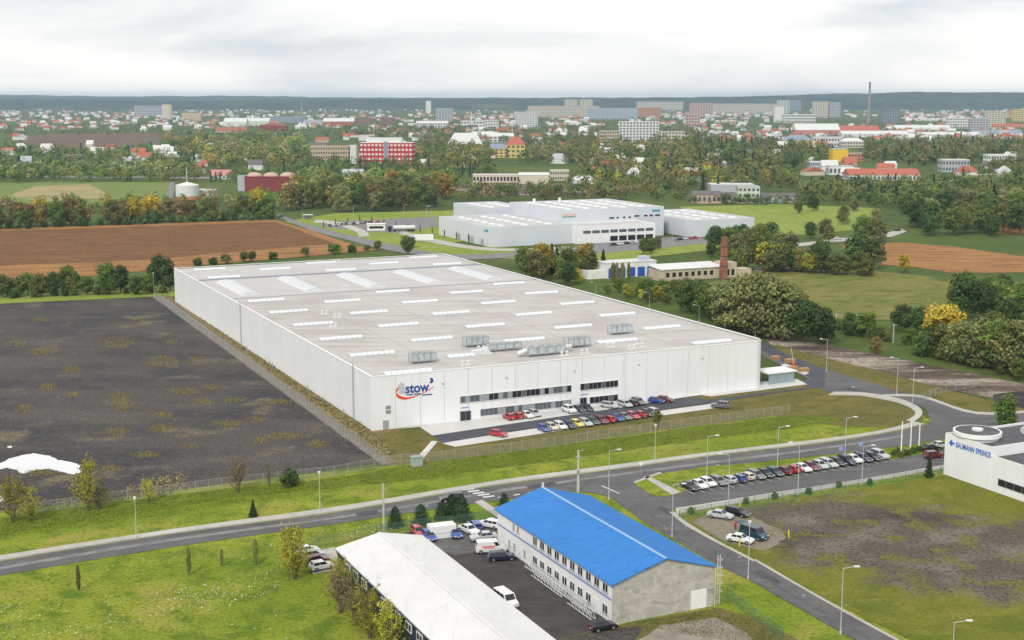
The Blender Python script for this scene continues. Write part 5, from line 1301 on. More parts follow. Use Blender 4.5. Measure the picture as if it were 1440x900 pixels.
# ------------------------------------------------------------------ lamps, poles, flagpoles
def lamp(u, vb, vt, side, label, grp='street lamps', double=False):
    p = G(u, vb); h = height_at(u, vb, vt)
    o = empty('street_lamp', p, 0, label, 'street lamp', grp)
    MB().tube((0, 0, 0), (0, 0, h * .4), .085, .07, 8).tube((0, 0, h * .4), (0, 0, h), .065, .045, 8).build('pole', M_POLE, o)
    MB().tube((0, 0, 0), (0, 0, .5), .16, .16, 8).build('base', M_POLE, o)
    for sd in ((side, -side) if double else (side,)):
        if sd:
            MB().tube((0, 0, h - .05), (sd * 1.5, -.3, h + .35), .05, .045, 6).build('arm', M_POLE, o)
            MB().box(min(sd * 1.4, sd * 2.2), max(sd * 1.4, sd * 2.2), -.5, -.1, h + .28, h + .45).build('lamp_head', M_LAMP, o, bevel=.04)
        else:
            MB().tube((0, 0, h), (0, 0, h + .5), .16, .3, 10).build('lamp_head', M_LAMP, o)
    return o
LV = 'grey street lamp on the verge between the fence and the main road'
lamp(192, 758, 703, 0, LV, 'verge lamps'); lamp(450, 719, 667, 0, LV, 'verge lamps'); lamp(921, 652, 600, 0, LV, 'verge lamps')
lamp(856, 703, 634, 1, 'street lamp at the junction behind the blue roof', None)
LP = 'slim street lamp on the grass strip along the car park'
for a in ((994, 673, 614, 1), (1093, 659, 601, 1), (1188, 644, 588, 1)): lamp(*a, LP, 'car park strip lamps')
LQ = 'tall lamp with an angled arm on the car park pavement'
for a in ((1024, 713, 640, -1), (1122, 696, 624, -1), (1212, 681, 628, 1)): lamp(*a, LQ, 'car park pavement lamps')
lamp(945, 756, 682, 1, 'street lamp at the corner of the side road and car park')
LS = 'street lamp along the side road past the blue-roofed building'
for a in ((1052, 815, 737, 0), (1182, 892, 799, 1), (1338, 950, 875, 1)): lamp(*a, LS, 'side road lamps')
LR = 'lamp post along the service road beside the dirt strip'
for a in ((1062, 474, 450, -1), (1162, 523, 478, -1), (1261, 554, 504, -1), (1283, 574, 518, 1)): lamp(*a, LR, 'service road lamps')
LT = 'lamp post rising behind the right edge of the warehouse roof'
for a in ((983, 452, 430, -1), (913, 436, 412, -1), (838, 412, 398, -1)): lamp(*a, LT, 'lamps behind the warehouse roof')
lamp(217, 418, 385, 0, 'lone lamp post at the back corner of the black lot')
LF = 'distant lamp post in the factory grounds'
for a in ((425, 309, 288, 1), (497, 305, 290, 1), (568, 305, 288, 1), (600, 304, 290, 1), (840, 352, 336, 1), (945, 345, 330, 0), (606, 306, 291, -1)): lamp(*a, LF, 'factory lamps', )
cp = empty('concrete_pole', G(813, 692), 0, 'stout concrete power pole with crossbar behind the blue roof', 'pole')
MB().tube((0, 0, 0), (0, 0, 8.2), .3, .2, 10).build('shaft', M_CONPOLE, cp); MB().box(-.5, .5, -.2, .2, 6.8, 7.0).box(-.3, .3, -.35, -.2, 3.5, 4.4).build('bracket', M_GALV, cp); MB().tube((.2, 0, 8.1), (1.1, 0, 8.3), .06).build('arm', M_GALV, cp)
cp = empty('concrete_pole', G(540, 749), 0, 'tall concrete pole at the end of the white hall', 'pole')
MB().tube((0, 0, 0), (0, 0, height_at(540, 749, 680)), .22, .14, 10).build('shaft', M_CONPOLE, cp); MB().box(-.25, .25, -.12, .12, 7.6, 7.8).build('bracket', M_GALV, cp)
for u, vb, vt in ((889, 483, 453), (1256, 482, 455), (1175, 468, 440)):
    if u < 1000: continue
    cp = empty('power_pole', G(u, vb), 0, 'pale power pole in the pasture beyond the dirt strip', 'pole', 'pasture power poles')
    MB().tube((0, 0, 0), (0, 0, height_at(u, vb, vt)), .2, .13, 8).build('shaft', M_CONPOLE, cp); MB().box(-.8, .8, -.06, .06, height_at(u, vb, vt) - .5, height_at(u, vb, vt) - .35).build('crossarm', M_CONPOLE, cp)
for u, vb, vt in ((1267, 638, 593), (1280, 634, 591), (1292, 632, 597)):
    fp = empty('flagpole', G(u, vb), 0, 'bare white flagpole in the low hedge bed', 'flagpole', 'three white flagpoles')
    h = height_at(u, vb, vt)
    MB().tube((0, 0, 0), (0, 0, h), .16, .11, 10).build('pole', M_WHITEPLAIN, fp); MB().tube((0, 0, h), (0, 0, h + .15), .15, .05, 8).build('cap', M_GALV, fp)
for u, vb in ((1210, 640), (1182, 646)):
    s_ = empty('blue_sign', G(u, vb), 0, 'small blue sign on a post on the grass strip', 'sign', 'blue signs on the strip')
    MB().tube((0, 0, 0), (0, 0, 2.6), .05).build('post', M_GALV, s_); MB().box(-.4, .4, -.06, -.02, 1.9, 2.7).build('plate', M_BLUETRIM, s_)
s_ = empty('warning_sign', G(901, 670), 0, 'triangular warning sign at the tip of the grass island', 'sign')
MB().tube((0, 0, 0), (0, 0, 2.2), .05).build('post', M_GALV, s_); MB().add([(-.5, -.07, 2.9), (.5, -.07, 2.9), (0, -.07, 2.1)], [(0, 1, 2)]).build('plate', M_WHITEPLAIN, s_)

# ------------------------------------------------------------------ fences
def fence(px, label, h=2.0, step=2.5, net=None, post=None, name='mesh_fence'):
    pts = [G(*q) for q in px]
    o0 = pts[0].copy()
    o = empty(name, o0, 0, label, 'fence')
    pm = MB().tube((0, 0, 0), (0, 0, h + .1), .045, n=6).mesh('post'); pm.materials.append(post or M_FENCE)
    for a, b in zip(pts, pts[1:]):
        L = (b - a).length; k = max(1, int(L / step))
        for i in range(k):
            link('post', pm, None, o, a.lerp(b, i / k) - o0)
            p0, p1 = a.lerp(b, i / k) - o0, a.lerp(b, (i + 1) / k) - o0
            MB().quad((p0.x, p0.y, .05), (p1.x, p1.y, .05), (p1.x, p1.y, h), (p0.x, p0.y, h)).build('netting', net or M_NET, o)
        r = MB()
        p0, p1 = a - o0, b - o0
        for z in (.08, h): r.tube((p0.x, p0.y, z), (p1.x, p1.y, z), .025, n=4)
        r.build('rail', post or M_FENCE, o)
    link('post', pm, None, o, pts[-1] - o0)
fence([(20, 726), (160, 706), (330, 684), (470, 669), (545, 655)], 'galvanised mesh fence between the black lot and the verge')
fence([(545, 655), (640, 645), (780, 627), (900, 609), (1000, 596), (1110, 581)], 'galvanised mesh fence below the warehouse parking bays')
fence([(218, 417), (330, 499), (430, 571), (545, 655)], 'galvanised mesh fence along the gravel path beside the black lot')
fence([(955, 729), (1000, 721), (1100, 704), (1240, 681), (1338, 665)], 'green mesh fence along the car park pavement', 1.6, 3.0, M_NETG, M_MESH_GREEN)
fence([(432, 772), (470, 766), (530, 752), (600, 742), (660, 735), (700, 729)], 'dark green mesh fence round the hall yard', 1.7, 3.0, M_NETG, M_MESH_GREEN)
fence([(1022, 842), (1060, 872), (1100, 900)], 'green mesh fence beside the concrete gable', 1.8, 3.0, M_NETG, M_MESH_GREEN)
fence([(1293, 566), (1330, 551), (1370, 545)], 'galvanised sliding gate by the dirt strip', 2.0, 3.0)

# ------------------------------------------------------------------ vegetation
def card_mesh(name, C, N, S, T, m=LEAF):
    """leaf-sized faces: centres, facing, sizes, tints"""
    n = len(C)
    N = N / np.maximum(1e-6, np.linalg.norm(N, axis=1, keepdims=True))
    ref = np.where(np.abs(N[:, 2:3]) < .9, np.array([[0, 0, 1.0]]), np.array([[1.0, 0, 0]]))
    A = np.cross(N, ref); A /= np.maximum(1e-6, np.linalg.norm(A, axis=1, keepdims=True))
    B = np.cross(N, A)
    ang = np.random.RandomState(n).uniform(0, 2 * math.pi, (n, 1))
    U = (A * np.cos(ang) + B * np.sin(ang)) * S[:, None]
    V = (-A * np.sin(ang) + B * np.cos(ang)) * S[:, None] * .75
    P = np.stack([C - U, C - V * .9 + U * .1, C + U, C + V * .9 + U * .1], 1).reshape(-1, 3).astype(np.float32)
    me = bpy.data.meshes.new(name)
    me.vertices.add(4 * n); me.vertices.foreach_set('co', P.ravel())
    me.loops.add(4 * n); me.loops.foreach_set('vertex_index', np.arange(4 * n, dtype=np.int32))
    me.polygons.add(n); me.polygons.foreach_set('loop_start', np.arange(0, 4 * n, 4, dtype=np.int32))
    me.update(calc_edges=True)
    a = me.color_attributes.new('tint', 'FLOAT_COLOR', 'POINT')
    t = np.ones((n, 4), np.float32); t[:, :3] = T
    a.data.foreach_set('color', np.repeat(t, 4, 0).ravel())
    me.materials.append(m)
    return me

TINT = {'dark': (.068, .112, .029), 'green': (.115, .168, .032), 'olive': (.145, .16, .042), 'willow': (.185, .20, .07), 'yellow': (.46, .36, .04), 'orange': (.28, .20, .035), 'rust': (.19, .15, .055), 'brownish': (.165, .16, .055), 'yellowgreen': (.36, .34, .04), 'conifer': (.03, .056, .024), 'drab': (.24, .195, .09), 'weed': (.32, .265, .09), 'verge': (.14, .19, .02)}
def crown(seed, tint, rx=.36, z0=.16, lobes=13, per=190, lr=(.13, .21), leaf=.034, top=1.0, loose=.25):
    """unit-height crown: clumps of leaves scattered through an uneven envelope"""
    r = np.random.RandomState(seed)
    Cs, Ns, Ts = [], [], []
    base = np.array(TINT[tint])
    for k in range(lobes):
        t = (k + .5) / lobes
        z = z0 + (top - z0) * (.12 + .78 * t)
        env = rx * math.sin(math.pi * min(1, max(.08, (z - z0) / (top - z0) * .86 + .10))) ** .7
        a = k * 2.4 + r.uniform(-.5, .5)
        rad = env * r.uniform(.25, .72)
        c = np.array([math.cos(a) * rad, math.sin(a) * rad, z])
        R_ = r.uniform(*lr)
        d = r.normal(size=(per, 3)); d /= np.linalg.norm(d, axis=1, keepdims=True)
        q = (r.uniform(0, 1, (per, 1)) ** .35) * (1 + loose * (r.uniform(0, 1, (per, 1)) ** 4))
        P = c + d * q * np.array([R_, R_, R_ * .8])
        ok = P[:, 2] > z0 * .7
        P, d = P[ok], d[ok]
        lobe_t = r.uniform(.78, 1.22)
        f = lobe_t * r.uniform(.8, 1.2, (len(P), 1))
        w = np.array([r.uniform(.92, 1.1), 1, r.uniform(.85, 1.15)])
        Cs.append(P); Ns.append(d + r.normal(size=d.shape) * .55); Ts.append(base * f * w)
    C, N, T = np.concatenate(Cs), np.concatenate(Ns), np.concatenate(Ts)
    S = leaf * r.uniform(.6, 1.25, len(C))
    return card_mesh('crown', C, N, S, T)
def cone_crown(seed, tint, rx, z0, n, leaf, power=1.0):
    r = np.random.RandomState(seed)
    z = r.uniform(0, 1, n) ** 1.3
    a = r.uniform(0, 2 * math.pi, n)
    tier = 1 + .22 * np.sin(z * 38) + .15 * np.sin(a * 5 + z * 9)
    rad = rx * (1 - z) ** power * tier * r.uniform(.45, 1.0, n) + .01
    C = np.stack([np.cos(a) * rad, np.sin(a) * rad, z0 + (1 - z0) * z], 1)
    N = np.stack([np.cos(a), np.sin(a), np.full(n, .6)], 1) + r.normal(size=(n, 3)) * .4
    return card_mesh('crown', C, N, leaf * r.uniform(.6, 1.2, n), np.array(TINT[tint]) * r.uniform(.65, 1.35, (n, 1)))
def poplar_crown(seed, tint, rx, z0, n, leaf):
    r = np.random.RandomState(seed)
    z = r.uniform(0, 1, n); a = r.uniform(0, 2 * math.pi, n)
    env = rx * np.sin(np.pi * (z * .86 + .1)) ** .6 * (1 + .2 * np.sin(a * 3 + z * 14))
    rad = env * r.uniform(.2, 1, n) ** .5
    C = np.stack([np.cos(a) * rad, np.sin(a) * rad, z0 + (1 - z0) * z], 1)
    N = np.stack([np.cos(a), np.sin(a), r.uniform(0, 1, n)], 1) + r.normal(size=(n, 3)) * .5
    return card_mesh('crown', C, N, leaf * r.uniform(.6, 1.2, n), np.array(TINT[tint]) * r.uniform(.6, 1.35, (n, 1)))
def trunk_mesh(seed, r0=.022, limbs=5, z1=.55, spread=.24):
    r = random.Random(seed)
    m = MB().tube((0, 0, -.01), (.01, 0, .22), r0, r0 * .8, 7).tube((.01, 0, .22), (0, .01, z1), r0 * .8, r0 * .4, 6)
    for k in range(limbs):
        a = k * 2 * math.pi / limbs + r.uniform(-.4, .4); z = r.uniform(.18, .4)
        m.tube((0, 0, z), (math.cos(a) * spread, math.sin(a) * spread, z + r.uniform(.2, .38)), r0 * .5, r0 * .15, 5)
    me = m.mesh('trunk'); me.materials.append(BARK)
    return me
def feathery(seed, tint, n_br=60, leaves=1500, rx=.5, leaf=.013, bare=.0):
    """young multi-stemmed tree: thin rising branches, small loose leaves"""
    r = random.Random(seed); nr = np.random.RandomState(seed)
    m = MB(); tips = []
    for k in range(6):
        a = k * 1.05 + r.uniform(-.3, .3); b = (math.cos(a) * .02, math.sin(a) * .02, 0)
        t = Vector((math.cos(a) * rx * r.uniform(.1, .45), math.sin(a) * rx * r.uniform(.1, .45), r.uniform(.6, .98)))
        m.tube(b, t, .006, .002, 5); tips.append((Vector(b), t))
        for j in range(n_br // 6):
            s = r.uniform(.06, .9); p = Vector(b).lerp(t, s); aa = r.uniform(0, 6.28); l = r.uniform(.14, .36) * (1.1 - s)
            q = p + Vector((math.cos(aa) * l, math.sin(aa) * l, l * r.uniform(.6, 1.4)))
            m.tube(p, q, .004, .0015, 4); tips.append((p, q))
    tr = m.mesh('trunk'); tr.materials.append(BARK)
    C = []
    for k in range(leaves):
        p, q = tips[nr.randint(len(tips))]
        c = p.lerp(q, nr.uniform(.25, 1.08)); C.append((c.x + nr.normal() * .018, c.y + nr.normal() * .018, c.z + nr.normal() * .018))
    C = np.array(C)
    return tr, card_mesh('crown', C, nr.normal(size=C.shape), leaf * nr.uniform(.6, 1.3, len(C)), np.array(TINT[tint]) * nr.uniform(.65, 1.4, (len(C), 1)))

PROTO = {}
for i, t in enumerate(('dark', 'green', 'olive', 'willow', 'yellow', 'orange', 'rust', 'brownish', 'yellowgreen', 'drab')):
    PROTO[t] = []
    for k in range(3):
        wide = (.46, .40, .34)[k]
        sd = 10 * i + k
        if t == 'willow': cr = crown(sd, t, wide + .08, .05, 16, 200, (.13, .20), .030, loose=.35)
        else: cr = crown(sd, t, wide, (.10, .14, .18)[k], 13 + k, 190, loose=.3)
        PROTO[t].append((trunk_mesh(sd), cr))
PROTO['conifer'] = [(trunk_mesh(200, .018, 0, .9), cone_crown(200, 'conifer', .24, .06, 1700, .036)), (trunk_mesh(201, .018, 0, .9), cone_crown(201, 'conifer', .18, .05, 1500, .034))]
PROTO['pine'] = [(trunk_mesh(205, .02, 0, .8), cone_crown(205, 'conifer', .46, .02, 2600, .036, .45)), (trunk_mesh(206, .02, 0, .8), cone_crown(206, 'conifer', .42, .02, 2400, .036, .5))]
PROTO['poplar'] = [(trunk_mesh(210, .016, 0, .8), poplar_crown(210, 'brownish', .15, .08, 2200, .028)), (trunk_mesh(211, .016, 0, .8), poplar_crown(211, 'olive', .13, .08, 2200, .028))]
PROTO['shrub'] = [(trunk_mesh(220, .02, 4, .3), crown(220, 'dark', .55, .02, 9, 170, (.22, .34), .06)), (trunk_mesh(221, .02, 4, .3), crown(221, 'green', .6, .02, 9, 170, (.22, .34), .06))]
PROTO['feather_yellow'] = [feathery(230, 'yellowgreen', leaves=2600, leaf=.014), feathery(231, 'yellowgreen', leaves=2300, leaf=.014)]
PROTO['feather_gold'] = [feathery(233, 'yellowgreen', leaves=2300, leaf=.014)]
PROTO['feather_drab'] = [feathery(235, 'drab', leaves=1600, leaf=.014), feathery(236, 'brownish', leaves=1900, leaf=.014)]
PROTO['bare'] = [feathery(240, 'drab', 60, 260, .3, .010)]
NICE = {'dark': 'dark green broadleaf tree', 'green': 'mid green broadleaf tree', 'olive': 'olive green broadleaf tree', 'willow': 'grey-green rounded willow', 'yellow': 'yellow autumn tree', 'orange': 'orange autumn tree', 'rust': 'rust brown autumn tree', 'brownish': 'brownish green autumn tree', 'yellowgreen': 'yellow-green broadleaf tree', 'drab': 'drab brown thinning tree', 'conifer': 'dark narrow conifer', 'pine': 'dense dark green young pine', 'poplar': 'tall narrow poplar', 'shrub': 'low dense green shrub', 'feather_yellow': 'feathery yellow-green young tree', 'feather_gold': 'feathery golden young tree', 'feather_drab': 'feathery drab brown young tree', 'bare': 'nearly bare thin tree'}
trnd = random.Random(77)
def tree(kind, p, h, place, wide=1.0, label=None):
    tr, cr = trnd.choice(PROTO[kind])
    shrubby, size = kind == 'shrub', ''
    if kind in ('dark', 'green', 'olive', 'willow', 'brownish', 'rust', 'orange') and label is None:
        size = 'tall ' if h > 15.5 else 'small ' if h < 7.5 else ''
    lab = label or '%s%s %s' % (size, NICE[kind], place)
    o = empty('shrub' if shrubby else ('conifer' if kind in ('conifer', 'pine') else 'tree'), (p.x, p.y, 0), trnd.uniform(0, 6.28), lab, 'shrub' if shrubby else 'tree', lab)
    s = h * 1.0
    o.scale = (s * wide * trnd.uniform(.9, 1.12), s * wide * trnd.uniform(.9, 1.12), s)
    link('trunk', tr, None, o)
    link('crown', cr, None, o)
    return o
def inside(u, v, poly):
    c = False; n = len(poly)
    for i in range(n):
        (x0, y0), (x1, y1) = poly[i], poly[(i + 1) % n]
        if (y0 > v) != (y1 > v) and u < (x1 - x0) * (v - y0) / (y1 - y0) + x0: c = not c
    return c
def spots(poly, n, rnd, gap=0.0):
    us = [q[0] for q in poly]; vs = [q[1] for q in poly]; out = []; tries = 0
    while len(out) < n and tries < n * 60:
        tries += 1
        u, v = rnd.uniform(min(us), max(us)), rnd.uniform(min(vs), max(vs))
        if inside(u, v, poly):
            p = G(u, v)
            if all((p - q).length > gap for q in out): out.append(p)
    return out
def wood(poly, n, kinds, hs, place, gap=4.0, wide=1.0):
    for p in spots(poly, n, trnd, gap): tree(trnd.choice(kinds), p, trnd.uniform(*hs), place, wide)
def line(a, b, n, kinds, hs, place, jit=2.0, wide=1.0):
    A, B = G(*a), G(*b)
    for i in range(n):
        p = A.lerp(B, (i + trnd.uniform(.2, .8)) / n) + Vector((trnd.uniform(-jit, jit), trnd.uniform(-jit, jit), 0))
        tree(trnd.choice(kinds), p, trnd.uniform(*hs), place, wide)

# near single trees
pl_f = 'by the fence at the edge of the black lot'
for k, u, v, h in (('feather_gold', 18, 735, 9.5), ('feather_yellow', 44, 733, 7.0), ('feather_yellow', 125, 718, 10.5), ('feather_drab', 140, 717, 7.0), ('feather_drab', 335, 692, 8.5), ('feather_yellow', 210, 706, 5.0), ('bare', 379, 684, 6.0)):
    tree(k, G(u, v), h, pl_f)
tree('shrub', G(408, 684), 3.4, '', 1.0, 'round green bush against the lot fence')
tree('conifer', G(356, 727), 3.2, '', 1.0, 'small dark conifer on the verge by the road')
for u, v, h in ((111, 832, 4.2), (266, 809, 4.6), (312, 797, 3.0), (360, 794, 4.2)):
    tree('poplar', G(u, v), h, '', .55, 'thin dark sapling standing in the flowery lawn')
pl_p = 'on the lawn between the road and the hall yard'
for u, v, h in ((556, 740, 3.5), (592, 737, 3.6), (621, 730, 3.2), (650, 731, 4.1), (635, 724, 3.2)): tree('pine', G(u, v), h, pl_p)
tree('pine', G(709, 711), 2.4, '', 1.0, 'tiny pine beside the footpath at the blue roof corner')
for k, u, v, h in (('feather_yellow', 415, 815, 9.5), ('feather_yellow', 412, 806, 8.0), ('feather_drab', 480, 862, 9.0), ('feather_yellow', 478, 848, 8.0), ('feather_yellow', 520, 898, 8.5), ('feather_drab', 500, 880, 8.0), ('bare', 472, 835, 6.0), ('feather_yellow', 545, 915, 8.0)):
    tree(k, G(u, v), h, 'beside the dark wall of the hall')
tree('green', G(1413, 606), 8.0, '', 1.1, 'round green tree behind the white company building')
tree('conifer', G(1306, 671), 5.0, '', .9, 'small conifer at the corner of the company building')
for u, v in ((972, 723), (1049, 709), (1137, 695), (1223, 682), (1090, 702), (1180, 686)):
    tree('shrub', G(u, v), 1.3, '', 1.0, 'small round shrub along the green car park fence')
for u, v in ((1258, 641), (1268, 643), (1275, 640), (1284, 637), (1292, 635), (1300, 632), (1264, 637)):
    tree('shrub', G(u, v), 1.2, '', 1.3, 'low shrub in the flagpole bed')
tree('olive', G(924, 601), 4.0, '', .8, 'small olive bush by the fence below the parked cars')
# row behind the black lot
pl = 'in the row behind the black lot'
line((-40, 418), (215, 413), 20, ['dark', 'green', 'olive', 'green'], (6, 9.5), pl, 3)
line((-40, 421), (240, 411), 14, ['shrub'], (2.2, 3.5), pl, 1.5)
for k, u, v, h in (('dark', 228, 410, 14.5), ('green', 95, 413, 11), ('green', 152, 413, 12), ('dark', 170, 412, 10.5), ('green', 240, 408, 9)): tree(k, G(u, v), h, pl)
for u, h in ((278, 5.5), (300, 5), (318, 7), (343, 8), (355, 7.5), (384, 5.5), (430, 7.5), (470, 8), (495, 6), (516, 5), (531, 7.5), (574, 9)):
    tree(trnd.choice(['green', 'olive', 'shrub']), G(u, 374 - (u - 278) * .088), h * .62, 'between the brown field and the warehouse roof', 1.35)
# row beyond the brown field
pl = 'in the row beyond the brown field'
line((-40, 322), (385, 306), 36, ['brownish', 'olive', 'olive', 'green', 'drab', 'green', 'rust'], (9, 15), pl, 6)
line((-40, 324), (390, 308), 26, ['shrub'], (4, 6.5), pl, 3)
for k, u, v, h in (('yellow', 58, 318, 16), ('yellow', 190, 314, 16), ('yellow', 215, 312, 16), ('yellow', 363, 306, 18), ('rust', 100, 316, 16)): tree(k, G(u, v), h, pl)
# wood left of the factory
pl = 'in the wood left of the factory'
wood([(395, 300), (405, 280), (640, 272), (660, 285), (610, 294), (480, 301)], 46, ['brownish', 'olive', 'olive', 'rust', 'green', 'drab', 'willow', 'orange', 'green'], (13, 20), pl, 7, 1.0)
# behind the warehouse, right side
pl = 'in the grove behind the warehouse'
for k, u, v, h in (('green', 740, 392, 13), ('orange', 762, 388, 14), ('brownish', 755, 396, 13), ('conifer', 776, 386, 13), ('conifer', 783, 386, 12), ('green', 797, 392, 13), ('dark', 800, 402, 10), ('yellow', 812, 398, 6), ('orange', 822, 384, 13), ('olive', 829, 390, 11), ('green', 790, 400, 10), ('conifer', 848, 388, 11)): tree(k, G(u, v), h, pl)
for u in (862, 867, 875, 884): tree('poplar', G(u, 397), 8, '', .8, 'clipped columnar tree before the blue garage doors')
pl = 'in the scrub between the warehouse and the brick works'
wood([(835, 408), (900, 406), (985, 408), (1010, 432), (985, 442), (900, 425)], 34, ['dark', 'green', 'olive', 'yellowgreen', 'willow', 'green'], (3.5, 6.5), pl, 3.5, 1.15)
pl = 'in the big willow clump right of the warehouse'
for k, u, v, h in (('willow', 1022, 462, 15), ('willow', 1050, 470, 19), ('willow', 1075, 474, 20), ('willow', 1100, 476, 18), ('willow', 1040, 458, 16), ('dark', 1150, 484, 12), ('dark', 1130, 482, 13), ('dark', 1160, 482, 9), ('green', 1005, 452, 12), ('olive', 1115, 470, 13), ('willow', 1085, 462, 16), ('yellow', 1040, 440, 9), ('dark', 972, 440, 12), ('green', 990, 446, 11), ('olive', 1015, 447, 12)): tree(k, G(u, v), h, pl, 1.15)
# hedges in the pasture on the right
pl = 'in the hedge beyond the olive pasture'
line((1025, 378), (1160, 384), 16, ['green', 'willow', 'dark', 'yellowgreen', 'olive'], (8, 13), pl, 5, 1.2)
line((1140, 384), (1235, 388), 7, ['dark', 'green', 'olive'], (6, 10), pl, 4, 1.2)
for k, u, v, h in (('dark', 1205, 376, 15), ('dark', 1225, 378, 14), ('yellow', 1272, 384, 8), ('willow', 1105, 372, 15), ('dark', 1155, 378, 13), ('willow', 1235, 340, 13), ('green', 1215, 340, 14), ('olive', 1160, 334, 10), ('dark', 1140, 336, 9), ('bare', 1160, 336, 14)): tree(k, G(u, v), h, pl, 1.1)
pl = 'beside the pasture above the dirt strip'
for k, u, v, h in (('dark', 1352, 447, 15), ('dark', 1378, 450, 13), ('green', 1398, 446, 12), ('yellow', 1325, 497, 14.5), ('olive', 1318, 500, 10), ('willow', 1350, 510, 12), ('willow', 1375, 516, 14), ('green', 1400, 520, 14), ('willow', 1425, 526, 15), ('dark', 1290, 470, 9), ('dark', 1270, 466, 9), ('green', 1218, 474, 8), ('dark', 1195, 470, 7), ('green', 1440, 515, 15), ('dark', 1420, 480, 13), ('green', 1440, 460, 15), ('olive', 1400, 490, 11), ('olive', 1345, 485, 9), ('green', 1380, 500, 10), ('rust', 1231, 497, 5)): tree(k, G(u, v), h, pl, 1.15)
line((1180, 468), (1300, 490), 12, ['shrub', 'green', 'shrub'], (2.5, 5), pl, 2)
line((1300, 498), (1450, 535), 14, ['shrub', 'olive', 'green'], (3, 7), pl, 3)
wood([(1320, 412), (1440, 408), (1460, 440), (1400, 445), (1340, 430)], 18, ['dark', 'green', 'olive', 'green', 'yellowgreen'], (6, 10), 'in the copse at the right end of the pasture', 5, 1.15)
# big wood right
wood([(1075, 318), (1130, 296), (1250, 290), (1270, 306), (1200, 345), (1120, 345)], 6, ['willow', 'dark', 'olive'], (8, 12), 'at the edge of the green meadow', 8)
wood([(1262, 328), (1275, 300), (1440, 295), (1460, 318), (1440, 332), (1330, 336)], 42, ['dark', 'green', 'willow', 'olive', 'dark'], (11, 18), 'in the wood right of the far lane', 7, 1.15)
for k, u, v, h in (('dark', 1005, 352, 12), ('green', 1022, 350, 11), ('dark', 1040, 349, 12), ('willow', 1052, 354, 12), ('green', 1066, 350, 12), ('dark', 1078, 348, 13), ('willow', 1035, 360, 11), ('olive', 1062, 362, 11), ('green', 1090, 356, 10), ('willow', 1020, 366, 9), ('dark', 1000, 362, 7)): tree(k, G(u, v), h, 'in the clump behind the brick chimney', 1.2)
# factory lawn saplings
for i in range(14):
    tree('poplar', G(455 + i * 17, 312 + abs(i - 3) * 3.2), 4.5, '', .6, 'thin dark sapling in the factory lawn')
for u, v, h, k in ((905, 358, 8, 'dark'), (916, 357, 8, 'green'), (925, 352, 7, 'olive'), (735, 376, 9, 'green'), (574, 358, 8, 'green')): tree(k, G(u, v), h, 'beside the factory road')

# far trees that read as one mass: many crowns in one object per stretch
def woodland(name, label, polys, seed, cards=60):
    r = np.random.RandomState(seed); rr = random.Random(seed)
    Cs, Ns, Ss, Ts = [], [], [], []
    for poly, n, kinds, hs, gap in polys:
        for p in spots(poly, n, rr, gap):
            h = rr.uniform(*hs); kind = rr.choice(kinds); con = kind == 'conifer'
            rad = h * (.16 if con else rr.uniform(.32, .5))
            m = cards
            d = r.normal(size=(m, 3)); d /= np.linalg.norm(d, axis=1, keepdims=True)
            if con:
                z = r.uniform(0, 1, m); P = np.stack([d[:, 0] * rad * (1 - z), d[:, 1] * rad * (1 - z), h * (.08 + .92 * z)], 1)
            else:
                nl = 4; lob = r.randint(0, nl, m); lc = r.normal(size=(nl, 3)) * np.array([rad * .42, rad * .42, h * .15])
                P = d * np.array([rad * .62, rad * .62, h * .30]) * r.uniform(.6, 1.0, (m, 1)) + lc[lob] + np.array([0, 0, h * .55])
                P[:, 2] = np.maximum(P[:, 2], .3)
            f = rr.uniform(.75, 1.25) * r.uniform(.7, 1.3, (m, 1))
            Cs.append(P + np.array([p.x, p.y, 0])); Ns.append(d + np.array([0, -.2, .4])); Ss.append(np.full(m, h * (.105 if cards < 60 else .082)) * r.uniform(.6, 1.2, m)); Ts.append(np.array(TINT[kind]) * f)
    me = card_mesh(name, np.concatenate(Cs), np.concatenate(Ns), np.concatenate(Ss), np.concatenate(Ts))
    return props(link(name, me), label, 'woodland', kind='stuff')
MIX = ['dark', 'green', 'olive', 'brownish', 'green', 'dark', 'willow']
AUT = ['brownish', 'olive', 'olive', 'rust', 'green', 'green', 'drab', 'dark', 'olive', 'orange', 'green']
DK = ['dark', 'green', 'dark', 'conifer', 'olive']
woodland('woodland', 'belts of mixed trees beyond the left-hand fields', [
    ([(-60, 258), (0, 245), (240, 236), (280, 244), (275, 256), (120, 257)], 200, ['willow', 'green', 'olive', 'dark', 'olive'], (9, 15), 6),
    ([(-60, 245), (-60, 205), (20, 205), (60, 215), (160, 214), (215, 210), (280, 200), (300, 236), (200, 238)], 230, DK + ['brownish'], (9, 16), 6),
    ([(225, 212), (230, 195), (430, 195), (440, 230), (420, 238), (300, 238)], 250, AUT + ['dark'], (14, 22), 7),
    ([(270, 258), (440, 236), (520, 240), (640, 246), (640, 252), (420, 257)], 170, DK, (6, 11), 5),
    ([(-40, 310), (0, 290), (240, 286), (400, 278), (400, 298), (240, 300)], 60, AUT, (6, 12), 6),
    ([(400, 292), (420, 262), (640, 262), (645, 272), (560, 280), (410, 296)], 130, AUT, (11, 18), 6)], 1, 110)
